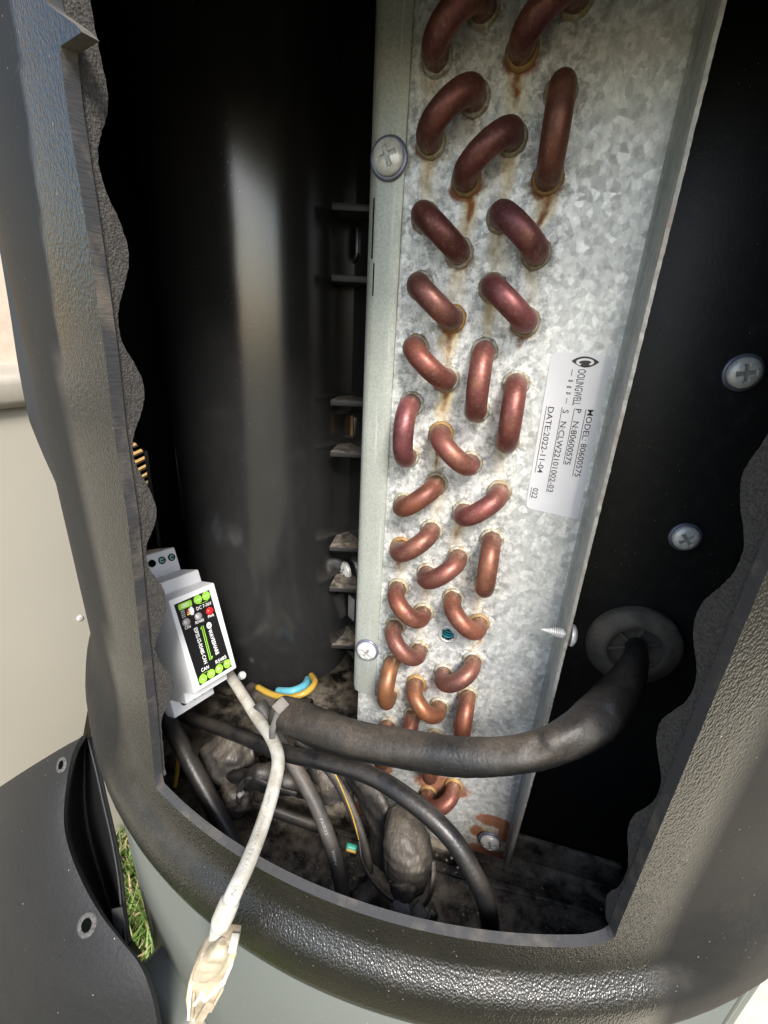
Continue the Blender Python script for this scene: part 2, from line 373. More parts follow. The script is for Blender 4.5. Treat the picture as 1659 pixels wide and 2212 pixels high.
M_TIE = dusty('black_zip_tie', (.02, .02, .021), amount=.4, rough=.4)
M_GTIE = dusty('grey_zip_tie', (.09, .085, .08), amount=.6, rough=.5)
def mk_white():
    b = NB('grubby_white_cable'); n = b.noise(160, 6, .7); f = b.ramp(b.vor(520), [(.08, 1), (.16, 0)])
    c = b.mix(b.ramp(n, [(.42, 0), (.7, 1)]), (.50, .49, .445), (.33, .29, .22)); c = b.mix(b.math('MULTIPLY', f, b.ramp(b.noise(90, 3), [(.48, 0), (.62, .8)])), c, (.12, .1, .08))
    return b.set(Base_Color=c, Roughness=.5, Normal=b.bump(n, .15, .0005))
M_WHITE = mk_white()
M_PLUG = simple('yellowed_nylon_plug', (.40, .335, .235), .45, 0, .45, 130, (500, .3, .0006), Subsurface_Weight=.0)
M_PLUGC = simple('cream_nylon_clip', (.64, .60, .51), .4, 0, .1, 130)
M_DEV = simple('white_abs', (.80, .81, .83), .42, 0, .03, 60, (1500, .05, .0003))
M_INKB = simple('black_print', (.008, .008, .009), .35, 0, .1)
M_INKW = simple('white_print', (.82, .83, .84), .5, 0, .05)
M_GREEN = simple('green_print', (.30, .62, .06), .45, 0, .06)
M_RED = simple('red_lens', (.75, .02, .02), .2, 0, .1)
M_LENS = simple('clear_lens', (.42, .40, .40), .12, .2, .3, 400)
M_HOLE = simple('dark_hole', (.003, .004, .0035), 1.0, Specular_IOR_Level=0.0)
M_TERM = simple('green_terminal_screw', (.20, .42, .34), .28, .5, .35, 500)
M_LABEL = simple('silver_paper_label', (.62, .62, .635), .5, .0, .04, 90, (300, .08, .0004))
M_INK = simple('label_ink', (.035, .03, .03), .6, 0, .2, 600)
M_TEAL = simple('teal_thread', (.05, .38, .45), .3, .3, .2)
M_BODY = None
def mk_body():
    b = NB('grey_green_painted_steel'); n = b.noise(14, 4); f = b.noise(900, 3)
    c = b.mix(n, (.098, .108, .096), (.118, .127, .112)); spk = b.math('MULTIPLY', b.ramp(b.vor(260), [(.03, 1), (.06, 0)]), .5); c = b.mix(spk, c, (.55, .53, .48))
    return b.set(Base_Color=c, Roughness=.38, Normal=b.bump(f, .05, .0004))
M_BODY = mk_body()
def mk_cover():
    b = NB('sun_faded_plastic_cover'); n = b.noise(16, 7, .7, stretch=(1, 1, 2.0)); p = b.noise(420, 5, .6)
    c = b.mix(b.ramp(n, [(.3, 0), (.75, 1)]), (.006, .0063, .007), (.012, .0124, .0132)); g = b.ramp(b.noise(1200, 2), [(.4, 0), (.7, .35)]); c = b.mix(g, c, (.028, .028, .030))
    c = b.mix(b.math('MULTIPLY', b.ramp(b.vor(150), [(.03, 1), (.055, 0)]), .7), c, (.5, .47, .42))
    return b.set(Base_Color=c, Roughness=.58, Normal=b.bump(p, .35, .0009))
M_COVER = mk_cover()
M_COVIN = simple('unfaded_black_plastic', (.006, .006, .0065), .6, 0, .2)
M_BEIGE = simple('beige_powder_coat', (.50, .465, .39), .5, 0, .03, 8, (900, .04, .0004))
M_CREAM = simple('cream_lid', (.46, .42, .35), .5, 0, .08, 60)
M_WALL = simple('ochre_render', (.40, .25, .09), .8, 0, .06, 20)
M_POST = simple('pale_pink_post', (.42, .34, .27), .7, 0, .1, 30)
M_GRASSG = simple('soil', (.10, .09, .05), .9, 0, .4, 40)
def mk_grass():
    b = NB('grass_blade'); at_ = b.attr('tint'); return b.set(Base_Color=at_, Roughness=.6)
M_GRASS = mk_grass()
M_SLAB = simple('sunlit_pale_paving', (.62, .55, .42), .85, 0, .12, 60, (300, .3, .002))
M_YEL = simple('yellow_wire', (.48, .30, .045), .4, 0, .15, 200)
M_CYAN = simple('pale_blue_wire', (.12, .42, .52), .4, 0, .15, 200)
M_REDW = simple('red_wire', (.45, .02, .02), .35)
M_BLKW = simple('black_wire', (.012, .012, .012), .35)
M_EARTH = simple('green_wire', (.04, .36, .24), .4)

# ================================================================== SETTING: ground, wall and neighbour unit behind
GZ = -0.75
gm = pyd('lawn', [(-30, -30, GZ), (30, -30, GZ), (30, 30, GZ), (-30, 30, GZ)], [[0, 1, 2, 3]], False)
struct(link('lawn_ground', gm, M_GRASSG))
def grass(regions, n):
    V = []; F = []; T = []
    for (x0, x1, y0, y1), k in zip(regions, n):
        for _ in range(k):
            x = random.uniform(x0, x1); y = random.uniform(y0, y1); h = random.uniform(.02, .055); a = random.uniform(0, 6.28); w = random.uniform(.0012, .0026)
            l = random.uniform(.2, 1.0) * h; dx, dy = math.cos(a), math.sin(a); px, py = -dy * w, dx * w; i = len(V)
            V += [(x - px, y - py, GZ), (x + px, y + py, GZ), (x + dx * l * .35 + px * .8, y + dy * l * .35 + py * .8, GZ + h * .6), (x + dx * l * .35 - px * .8, y + dy * l * .35 - py * .8, GZ + h * .6), (x + dx * l, y + dy * l, GZ + h)]
            F += [[i, i + 1, i + 2, i + 3], [i + 3, i + 2, i + 4]]
            if random.random() < .25: c = (.36, .30, .15)
            else: g = random.uniform(.6, 1.25); c = (.115 * g, .20 * g, .035 * g)
            T += [(*c, 1)] * 5
    me = pyd('grass', V, F, False); at_ = me.color_attributes.new('tint', 'FLOAT_COLOR', 'POINT'); at_.data.foreach_set('color', np.array(T, 'f').ravel())
    struct(link('grass', me, M_GRASS), 'short green and straw coloured lawn grass at the foot of the barrel', 'grass', 'stuff')
grass([(-.40, -.12, -.30, .16), (-.75, -.40, -.45, -.02)], [16000, 7000])
pv = box((.75, .45, GZ + .02), (.9, 1.6, .06), .006); struct(link('paving', pv, M_SLAB))

# ochre wall far behind the neighbour unit
wl_ = thing('house_wall', 'ochre yellow wall with pale post behind the beige unit', 'wall', (-1.6, 1.6, GZ))
nrm_dir = np.array([-.45, .89, 0.0]); nrm_dir /= np.linalg.norm(nrm_dir); tng = np.array([.89, .45, 0.0]); tng /= np.linalg.norm(tng)
wc = np.array([-1.75, 1.35, 0.0])
link('wall_face', box(wc + [0, 0, .45], (3.2, .1, 2.4), .004, (tng, nrm_dir, (0, 0, 1))), M_WALL, wl_)
pp = onP(30, 700, wc - nrm_dir * .14, nrm_dir)
link('post', box((pp[0], pp[1], .45), (.10, .1, 2.4), .004, (tng, nrm_dir, (0, 0, 1))), M_POST, wl_)
link('ledge', box(wc - nrm_dir * .18 + [0, 0, -.60 + .33], (3.2, .16, .05), .004, (tng, nrm_dir, (0, 0, 1))), M_POST, wl_)

# neighbour beige unit: tall smooth cabinet on the left
bu = thing('beige_cabinet', 'smooth beige metal cabinet standing behind the removed cover', 'cabinet', (-.38, .1, GZ))
g1 = onZ(249.6, 1847, GZ); g2 = onZ(274, 1820, GZ); sv = (g2 - g1); sv /= np.linalg.norm(sv); sn = np.array([sv[1], -sv[0], 0.0])   # sn points to the camera side
zt = onP(30, 890, g1, sn)[2]
cc = g1 + sv * -.02
link('body', box(np.array([*(cc - sn * .20 - sv * .30)[:2], (zt + GZ) / 2 + .006]), (.75, .40, zt - GZ), .012, (sv, -sn, (0, 0, 1)), 4), M_BEIGE, bu)
cs_ = onP(172, 1335, g1, sn); CAB_SCREW = (cs_ + sn * .0005, sn)
link('lid', box(np.array([*(cc - sn * .20 - sv * .30)[:2], zt + .018]), (.77, .42, .028), .008, (sv, -sn, (0, 0, 1)), 3), M_CREAM, bu)

# ================================================================== CASING: the black barrel with its sawn opening
casing = thing('barrel_casing', 'black plastic barrel casing with a tall sawn access opening', 'heat pump casing', (AX[0], AX[1], -.31))
LE = [onC(x, y, RS) for x, y in [(98, 0), (104, 10), (162, 52), (177, 69), (150, 91), (131, 99), (130, 112), (143, 219), (167, 372), (182, 461), (207, 625), (227, 764), (246, 931), (276, 1126), (303.6, 1397), (320.7, 1541), (334, 1680)]]
LZ = [p[2] for p in LE]; LT = [theta(p) for p in LE]
ZB, ZO, ZT = -.2612, .007, .13
LZ = [.2] + LZ + [ZB]; LT = [LT[0] - .01] + LT + [LT[-1] + .004]
def thL(z): return float(np.interp(-z, [-v for v in LZ], LT))
TR0 = theta((.0945, -.0747))
def thR(z): return TR0 - .035 * max(0, 1 - (z - ZB) / .004) ** 2
CL = [onC(x, y, RS) for x, y in [(29, 17), (56, 219), (81, 410), (109, 612), (134, 789), (152, 916), (239.5, 1397), (259, 1505), (272, 1604), (290, 1695)]]
CLz = [p[2] for p in CL]; CLt = [theta(p) for p in CL]
CR = [onC(x, y, RS) for x, y in [(1589.5, 1729.5), (1530, 1848), (1491, 1930), (1440, 2045), (1401, 2110)]]
CRz = [p[2] for p in CR]; CRt = [theta(p) for p in CR]
def faded(th, z):
    tl = float(np.interp(-z, [-v for v in CLz], CLt)); tr = float(np.interp(-z, [-v for v in CRz], CRt))
    d = max(tl - th, th - tr) * RS
    return min(1, max(0, d / .0016 + .5))
PF = [(-.15, .25), (-.255, .250), (-.262, .2506), (-.270, .2509), (-.2735, .2518), (-.2765, .2542), (-.2795, .2570), (-.2825, .2586), (-.287, .2593), (-.294, .2594), (-.299, .2586), (-.303, .2560), (-.305, .249)]
PO = [(-.15, .25), (-.230, .250), (-.243, .2508), (-.252, .2530), (-.261, .2568), (-.270, .2586), (-.282, .2594), (-.294, .2594), (-.299, .2586), (-.303, .2560), (-.305, .249)]
def rad(th, z):
    a = np.interp(-z, [-p[0] for p in PF], [p[1] for p in PF]); b = np.interp(-z, [-p[0] for p in PO], [p[1] for p in PO])
    w = max(0, min(1, (abs(th - math.radians(0)) - math.radians(25)) / math.radians(5))); w = w * w * (3 - 2 * w)
    return a * (1 - w) + b * w
def zlist():
    zs = sorted(set([ZO, ZB, ZB + .001, ZB + .002, ZB + .004, ZB + .008] + [p[2] for p in LE if p[2] < ZO] + list(np.arange(ZB + .014, ZO, .006))))
    return [z for z in zs if ZB <= z <= ZO]
ZS = zlist(); T60 = math.radians(62); NJ, NM = 26, 60
TLF, TRF = min(LT) - .035, TR0 + .05
jl = lambda z: [-T60 + (TLF + T60) * k / 16 for k in range(16)] + [TLF + (thL(z) - TLF) * k / 10 for k in range(11)]
jr = lambda z: [thR(z) + (TRF - thR(z)) * k / 10 for k in range(10)] + [TRF + (T60 - TRF) * k / 16 for k in range(17)]
def full_front(z): a, b = thL(z), thR(z); return jl(z) + [a + (b - a) * k / NM for k in range(1, NM)] + jr(z)
back_t = [T60 + (2 * math.pi - 2 * T60) * k / 90 for k in range(91)]
V = []; F = []; A = []
def add_grid(rows_th, zs, skip=None):
    base = len(V); nc = len(rows_th[0])
    for ths, z in zip(rows_th, zs):
        for th in ths:
            V.append(cyl(th, rad(th if th < math.pi else th - 2 * math.pi, z), z)); A.append(faded(th if th < math.pi else th - 2 * math.pi, z))
    for i in range(len(zs) - 1):
        for j in range(nc - 1):
            if skip and skip(rows_th[i][j], zs[i]): continue
            a = base + i * nc + j; F.append([a, a + 1, a + nc + 1, a + nc])
add_grid([jl(z) for z in ZS], ZS); add_grid([jr(z) for z in ZS], ZS)
zl = [-.305, -.304, -.303, -.301, -.299, -.2965, -.294, -.2905, -.287, -.2848, -.2825, -.281, -.2795, -.278, -.2765, -.275, -.2735, -.272, -.270, -.266, ZB]
add_grid([full_front(ZB)] * len(zl), zl)
zu = [ZO, .03, .05, .075, .10, ZT]; add_grid([full_front(ZO)] * len(zu), zu)
LVT = (theta(onC(285, 930, .25, True)), theta(onC(345, 1100, .25, True)))
lv_t = sorted([t % (2 * math.pi) for t in LVT]); lv0, lv1 = lv_t[0] - .05, lv_t[1] + .02; LVZ = (-.235, -.135)
zb = sorted(set(zl[:-1] + ZS + zu[1:]))
add_grid([back_t] * len(zb), zb, lambda th, z: lv0 < th < lv1 and LVZ[0] <= z < LVZ[1])
bm = bmesh.new(); lay = bm.verts.layers.float.new('faded'); vs = [bm.verts.new(v) for v in V]
for v, a in zip(vs, A): v[lay] = a
for f in F: bm.faces.new([vs[i] for i in f])
bmesh.ops.remove_doubles(bm, verts=bm.verts, dist=1e-5); bmesh.ops.recalc_face_normals(bm, faces=bm.faces)
me = bpy.data.meshes.new('side_wall'); bm.to_mesh(me); bm.free(); me.shade_smooth()
vn = np.zeros(len(me.polygons) * 3); me.polygons.foreach_get('normal', vn); cn = np.zeros(len(me.polygons) * 3); me.polygons.foreach_get('center', cn)
if ((cn.reshape(-1, 3)[:, :2] - AX) * vn.reshape(-1, 3)[:, :2]).sum() < 0: me.flip_normals()
me = solid(me, .0034, -1, 1); auto(me, 50)
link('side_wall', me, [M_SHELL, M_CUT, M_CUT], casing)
lid = lathe([(.0, ZT + .03), (.15, ZT + .03), (.25, ZT + .022), (.268, ZT + .012), (.272, ZT), (.268, ZT - .012), (.2475, ZT - .013), (.0, ZT - .0125)], 96, (AX[0], AX[1], 0))
fa = lid.attributes.new('faded', 'FLOAT', 'POINT'); fa.data.foreach_set('value', [1.0] * len(lid.vertices)); link('top_lid', lid, M_SHELL, casing)
# louvre slats across the side window in the casing
for k in range(15):
    z = LVZ[0] + .003 + k * .0066
    rows = []
    for s in range(9):
        th = lv0 - .01 + (lv1 - lv0 + .02) * s / 8
        rows.append([cyl(th, .2500, z), cyl(th, .2500, z + .0028), cyl(th, .2460, z + .0032), cyl(th, .2460, z + .0004)])
    v_, f_ = grid(rows, closed_u=True); link('louvre_slat', pyd('slat', v_, f_, False), M_COVIN, casing)
# proud blade-like rim of the side grille, seen beyond the left jamb
fo = [(-60, 250), (-22, 420), (0, 545), (20, 665), (40, 795), (60, 895), (85, 985), (118, 1065), (152, 1137)]
fi = [(-15, 250), (22, 420), (46, 575), (62, 690), (85, 830), (100, 905), (116, 990), (132, 1060), (156, 1140)]
p0 = np.array(cyl(math.radians(-50), .253, 0)); nn = np.array([p0[0] - CAM[0], p0[1] - CAM[1], 0]); nn /= np.linalg.norm(nn)
ro = catmull([onP(x, y, p0, nn) for x, y in fo], 6); ri = catmull([onP(x, y, p0 - nn * .010, nn) for x, y in fi], 6)
rows = []
for i_, (a, b) in enumerate(zip(ro, ri)):
    k_ = min(1, max(0, (len(ro) - 4 - i_) / 14)); a = a * k_ + b * (1 - k_) * .9 + a * (1 - k_) * .1; rows.append([a, a * .35 + b * .65 - nn * .0015 * k_, b, b + nn * .006 * k_, a + nn * .010 * k_])
v_, f_ = grid(rows[:-3], closed_u=True); me = pyd('rim', v_, f_); auto(me, 40)
fa = me.attributes.new('faded', 'FLOAT', 'POINT'); fa.data.foreach_set('value', [1.0] * len(me.vertices)); link('side_grille_rim', me, simple('chalky_grey_rim', (.026, .027, .028), .6, 0, .15, 30), casing)

# acoustic foam glued to the inside, its wavy sawn faces at both sides of the opening
def foam(edge_fn, sil, side, span):
    ez = []; tt = []
    for x, y in sil:
        z = -.1
        for _ in range(12):
            th = edge_fn(z); e = np.array(cyl(th, RS - .0034, z)); tn = np.array([math.cos(th), math.sin(th), 0]); P = onP(x, y, e, tn); z = P[2]
        inw = -np.array([math.sin(th), -math.cos(th), 0]); ez.append(z); tt.append(max(.0012, (P - e) @ inw))
    o = np.argsort(ez); ez = np.array(ez)[o]; tt = np.array(tt)[o]
    zz = np.arange(ZB + .002, .05, .0009); t = np.interp(zz, ez, tt); ker = np.hanning(15); ker /= ker.sum(); t = np.convolve(np.pad(t, 7, 'edge'), ker, 'valid') * 1.04
    rows = []; n = 16
    for z, h in zip(zz, t):
        row = []; th0 = edge_fn(max(z, ZB)) + side * .003
        ro_ = RS - .0036
        for k in range(15):                                  # the sawn face, outer skin -> foam tip
            rr = ro_ - h * k / 14; j = rng.normal(0, .00004, 2) if k > 0 else (0, 0); row.append(cyl(th0 + side * abs(j[0]) / RS * 2, rr + (j[1] * (1.6 if k == 14 else .5)), z))
        for k in range(1, n):                                # the egg-crate face running away behind the wall
            th = th0 + side * span * k / n; hh = h * (.62 + .38 * math.cos(th * RS / .021 * math.pi)) ; row.append(cyl(th, ro_ - max(.0012, hh), z))
        row.append(cyl(th0 + side * span, ro_, z)); rows.append(row)
    v_, f_ = grid(rows, closed_u=True); me = pyd('foam', v_, f_); auto(me, 50); return link('foam_lining', me, M_FOAM, casing)
silL = [(205, 60), (238, 215), (228, 265), (208, 315), (222, 400), (262, 480), (283, 555), (268, 625), (246, 672), (262, 745), (300, 795), (316, 850), (303, 905), (281, 950), (285, 1005), (325, 1060), (341, 1101), (332, 1150), (306, 1182), (322, 1232), (352, 1268), (361, 1301), (352, 1350), (330, 1400), (345, 1432), (374, 1470), (374, 1500), (342, 1560), (345, 1600), (356, 1660)]
fl = foam(lambda z: thL(min(z, -.036)), silL, -1, .16); fl['label'] = 'left foam lining with a wavy sawn face'
silR = [(1720, 760), (1659, 939), (1600, 1020), (1594, 1064), (1600, 1130), (1608, 1185), (1578, 1247), (1515, 1300), (1494, 1341), (1494, 1400), (1506, 1456), (1483, 1516), (1425, 1556), (1412, 1591), (1418, 1640), (1428, 1690), (1408, 1736), (1362, 1765), (1351, 1794), (1352, 1840), (1362, 1885), (1335, 1918), (1308, 1930), (1304, 1950), (1308, 2005)]
fr = foam(lambda z: TR0, silR, 1, .16); fr['label'] = 'right foam lining with rounded bumps'

# painted lower body of the barrel
body = thing('heat_pump_drum', 'grey green painted steel drum below the black rim', 'drum', (AX[0], AX[1], GZ))
link('drum_sheet', lathe([(.247, -.298), (.2545, -.2985), (.2545, -.50), (.2545, GZ + .03), (.258, GZ + .012), (.258, GZ), (.0, GZ + .001)], 160, (AX[0], AX[1], 0)), M_BODY, body)
sm = []
for th0 in (math.radians(-33.0), math.radians(38)):
    rows = [[cyl(th0 + a, r, z) for a, r in ((-.006, .2545), (-.004, .2554), (.004, .2554), (.006, .2545))] for z in np.linspace(-.2985, GZ + .04, 12)]
    v_, f_ = grid(rows); link('seam', pyd('seam', v_, f_), M_BODY, body)
jb = onC(392, 2118, .2575); tj = theta(jb)
er = np.array([math.sin(tj), -math.cos(tj), 0]); et = np.array([math.cos(tj), math.sin(tj), 0])
link('grey_side_box', box(np.array([AX[0], AX[1], -.47]) + er * .2545 + et * -.012, (.046, .030, .12), .006, (et, -er, (0, 0, 1)), 4), M_BODY, body)

# ------------------------------------------------------------------ shared screw head (dome, cross recess, flange)
def screw_mesh(R=.0052, flange=1.0, h=.0026):
    rows = []; rec = []; seg = 56; prof = list(np.linspace(0.02, 1, 22))
    for f in prof:
        row = []
        for j in range(seg):
            a = 2 * math.pi * j / seg; x, y = f * math.cos(a), f * math.sin(a); z = h * math.sqrt(max(0, 1 - (f * .96) ** 2))
            arm = min(abs(x), abs(y)) < .13 and max(abs(x), abs(y)) < .58
            if arm: z -= .0011 * (1 - .5 * max(abs(x), abs(y)) / .58)
            row.append((x * R, y * R, z)); rec.append(1.0 if arm else 0.0)
        rows.append(row)
    for r, z in ((1.0, .0), (1.0, -.0006)):
        rows.append([(r * R * math.cos(2 * math.pi * j / seg), r * R * math.sin(2 * math.pi * j / seg), z) for j in range(seg)]); rec += [0.0] * seg
    v, f = grid(rows, closed_u=True); n = len(v); v.append((0, 0, h - .0011)); rec.append(1.0); f += [[n, j, (j + 1) % seg] for j in range(seg)]
    me = pyd('screw', v, f); auto(me, 45); a = me.attributes.new('recess', 'FLOAT', 'POINT'); a.data.foreach_set('value', rec); return me
SCREW = screw_mesh()
WASH = lathe([(.0048, 0.0004), (.0051, .0006), (.0061, .0006), (.0064, .0003), (.0064, -.0004)], 48)
def put(me, name, mat, parent, p, n, s=1.0, roll=.6, sub=None):
    n = Vector([float(v) for v in n]).normalized(); q = n.to_track_quat('Z', 'Y') @ Matrix.Rotation(roll, 3, 'Z').to_quaternion()
    o = bpy.data.objects.new(name, me); COL.objects.link(o)
    if not me.materials: me.materials.append(mat)
    o.matrix_basis = Matrix.LocRotScale(Vector([float(v) for v in p]), q, Vector((s, s, s)))
    if parent is not None: attach(o, parent)
    return o
def screw(parent, p, n, s=1.0, washer=True, roll=.6):
    o = put(SCREW, 'screw', M_SCREW, parent, np.array(p, float) + np.array(n, float) * .0010 * s, n, s, roll)
    if washer and parent is not None and not parent.parent: put(WASH, 'washer', M_WASHER, o, p, n, s)
    return o

put(SCREW, 'screw', M_SCREW, bu, CAB_SCREW[0], CAB_SCREW[1], .6)

# ================================================================== COIL: end plate, return bends, sticker
coil = thing('coil_end_plate', 'spangled galvanised coil end plate full of copper return bends', 'coil', (.026, 0, -.352))
PX0, PX1, PZ0, PZ1 = -.0175, .072, -.3515, .062
def hole(c, r): return np.array([c * .01278, -r * .021])
BENDS = [((0, 0), (1, -.5), 0), ((2, 0), (3, -.5), 0), ((0, 1), (1, .5), 0), ((1, 1.5), (2, 1), 0), ((3, 1.5), (3, .5), 0), ((0, 2), (1, 2.5), 0), ((2, 2), (3, 2.5), 0), ((0, 3), (1, 3.5), 0), ((2, 3), (3, 3.5), .1),
 ((0, 4), (1, 4.5), .35), ((2, 4), (2, 5), .15), ((3, 4.5), (3, 5.5), .1), ((0, 5), (0, 6), .15), ((1, 5.5), (2, 6), .3), ((1, 6.5), (0, 7), .25), ((3, 6.5), (2, 7), .2), ((1, 7.5), (0, 8), .25), ((2, 8), (1, 8.5), .25),
 ((3, 7.5), (3, 8.5), .25), ((0, 9), (1, 9.5), .3), ((2, 9), (3, 9.5), .3), ((0, 10), (1, 10.5), .25), ((0, 11), (0, 12), .95), ((1, 11.5), (2, 12), .9), ((3, 10.5), (2, 11), .4), ((3, 11.5), (3, 12.5), .7),
 ((0, 13), (0, 14), .45), ((1, 12.5), (1, 13.5), .6), ((2, 13), (2, 14), .5), ((3, 14.5), (2, 15), .45)]
# plate sheet with a stain map: rust, yellow run marks and white/grey oxide follow the tube holes
st = .00095; xs = np.arange(PX0, PX1 + 1e-6, st); zs = np.arange(PZ0, PZ1 + 1e-6, st); XX, ZZ = np.meshgrid(xs, zs)
R_ = np.zeros_like(XX); Y_ = np.zeros_like(XX); O_ = np.zeros_like(XX)
def blur_noise(shape, k):
    a = rng.random((shape[0] // k + 3, shape[1] // k + 3)); yi = np.linspace(0, a.shape[0] - 2.001, shape[0]); xi = np.linspace(0, a.shape[1] - 2.001, shape[1])
    y0 = yi.astype(int); x0 = xi.astype(int); fy = (yi - y0)[:, None]; fx = (xi - x0)[None]; fy = fy * fy * (3 - 2 * fy); fx = fx * fx * (3 - 2 * fx)
    return (a[y0][:, x0] * (1 - fy) * (1 - fx) + a[y0 + 1][:, x0] * fy * (1 - fx) + a[y0][:, x0 + 1] * (1 - fy) * fx + a[y0 + 1][:, x0 + 1] * fy * fx)
NZ = blur_noise(XX.shape, 5) * .6 + blur_noise(XX.shape, 2) * .4
NW = blur_noise(XX.shape, 9)
STRONG = {(1, 1.5): .9, (3, 1.5): .85, (2, 0): .8, (0, 1): .6, (0, 2): .45, (1, 2.5): .5, (1, 3.5): .75, (3, 3.5): .65, (1, 4.5): .6, (1, 5.5): .9, (0, 3): .5, (0, 8): .9, (2, 7): .6, (3, 9.5): .9, (1, 10.5): .5, (1, 11.5): .95, (3, 14.5): 1.15, (2, 15): 1.1, (0, 6): .45, (3, 6.5): .45, (0, 0): .35, (2, 12): .5, (1, 9.5): .5}
RUN = {(1, 1.5): 1, (3, 1.5): .85, (2, 0): .7, (0, 1): .75, (1, .5): .25, (2, 1): .75, (1, 2.5): .55, (1, 3.5): .95, (2, 2): .55, (2, 3): .8, (1, 4.5): 1.0, (1, 5.5): .8, (2, 7): .75, (0, 8): .5, (3, 5.5): .4, (3, 8.5): .55, (1, 8.5): .5, (1, 10.5): .5, (3, 9.5): .6, (1, 9.5): .45, (0, 0): .4, (1, 6.5): .4, (3, 2.5): .35}
HOLES = [h for b in BENDS for h in b[:2]]
for h in HOLES:
    c = hole(*h); dx = XX - c[0]; dz = ZZ - c[1]; d = np.hypot(dx, dz)
    s = STRONG.get(h, random.uniform(.05, .3)) * .85
    below = np.clip(.5 - dz / .006, .15, 1)
    R_ = np.maximum(R_, s * np.exp(-np.clip(d - .0044, 0, None) ** 2 / (.0010 + .0014 * s) ** 2) * below * (.25 + 1.2 * NZ))
    if s > .45: R_ = np.maximum(R_, s * 1.0 * np.exp(-((dx + (NW - .5) * .005) / (.0021 - .0009 * np.clip(-dz / .012, 0, 1))) ** 2) * np.clip(1.1 + (dz + .004) / .015, 0, 1) * (dz < -.003) * (.3 + 1.2 * NZ))
    O_ = np.maximum(O_, np.exp(-np.clip(d - .0045, 0, None) ** 2 / .0042 ** 2) * (.5 + NZ))
    rr = RUN.get(h, 0.0)
    if rr: Y_ = np.maximum(Y_, rr * np.exp(-((dx + (NW - .5) * .005) / .0026) ** 4) * (dz < 0) * np.clip(1.15 + dz / .021, 0, 1))
O_ = np.maximum(O_, .55 * (XX < .045) * (ZZ > -.20) * (.4 + NZ)); O_ = np.maximum(O_, np.clip((-.315 - ZZ) / .03, 0, 1) * .9)
def blob(px, py, r, s, ax=1.0):
    global R_
    c = onY(px, py, 0); R_ = np.maximum(R_, 1.9 * s * np.exp(-(((XX - c[0]) / (r * ax)) ** 2 + ((ZZ - c[2]) / r) ** 2)) * (.6 + .8 * NZ))
for a in [(1068, 1775, .0035, 1.1, 2.2), (1092, 1800, .006, 1.1, .5), (1060, 1852, .0045, 1.3, 2.6), (1095, 1858, .005, 1.3, 1.2), (1032, 1836, .004, 1.0, 1.2), (735, 1745, .008, 1.3, 1.6), (955, 1698, .006, .9, 2.0), (828, 1660, .004, .9, 1), (930, 1788, .002, 1, 1), (1030, 1795, .004, .7, .8)]: blob(*a)
O_ = np.maximum(O_, np.exp(-((XX - .0615) ** 2 + (ZZ + .339) ** 2) / .014 ** 2)); Y_ = np.maximum(Y_, .7 * np.exp(-((XX - .0615) ** 2 + (ZZ + .337) ** 2) / .010 ** 2))
nx = len(xs); Vp = np.c_[XX.ravel(), np.zeros(XX.size), ZZ.ravel()]
TH = onY(967, 1371, 0)
Fp = []
for i in range(len(zs) - 1):
    for j in range(nx - 1):
        if (xs[j] + st / 2 - TH[0]) ** 2 + (zs[i] + st / 2 - TH[2]) ** 2 < .0030 ** 2: continue
        a = i * nx + j; Fp.append([a, a + 1, a + nx + 1, a + nx])
me = pyd('sheet', Vp, Fp, False); ca = me.color_attributes.new('stain', 'FLOAT_COLOR', 'POINT')
ca.data.foreach_set('color', np.c_[R_.ravel(), Y_.ravel(), O_.ravel(), np.ones(XX.size)].astype('f').ravel())
link('plate_sheet', me, M_GALV, coil)
# folded right flange, twenty millimetres towards the viewer, with a ragged rusty edge
rows = []; stn = []
for i, z in enumerate(np.arange(PZ0 + .002, PZ1, .0012)):
    dpt = np.interp(z, [-.352, -.330, -.26, .1], [.006, .010, .016, .0165]) + rng.normal(0, .00018)
    prof = [(.0705, 0.0001), (.0716, -.0004), (.0719, -.0014), (.0720, -dpt * .35), (.0720, -dpt * .7), (.0720, -dpt), (.0732, -dpt + rng.normal(0, .0001)), (.0733, -dpt * .7), (.0733, .0)]
    rows.append([(x, y, z) for x, y in prof])
    ed = .5 + .5 * math.sin(z * 160) * math.sin(z * 61 + 1); lowr = max(0, min(1, (-.318 - z) / .01))
    stn += [(lowr * .8, 0, 0, 1), (lowr * .8, .2, 0, 1), (lowr * .6, .1, 0, 1), (lowr * .3, 0, 0, 1), (0, .05, 0, 1), (.04 + .4 * ed ** 3, .5, 0, 1), (.08 + .6 * ed ** 3, .9, 0, 1), (.2, .2, 0, 1), (0, 0, 0, 1)]
v_, f_ = grid(rows); me = pyd('flange', v_, f_); auto(me, 50); ca = me.color_attributes.new('stain', 'FLOAT_COLOR', 'POINT'); ca.data.foreach_set('color', np.array(stn, 'f').ravel()); link('side_flange', me, M_FLANGE, coil)
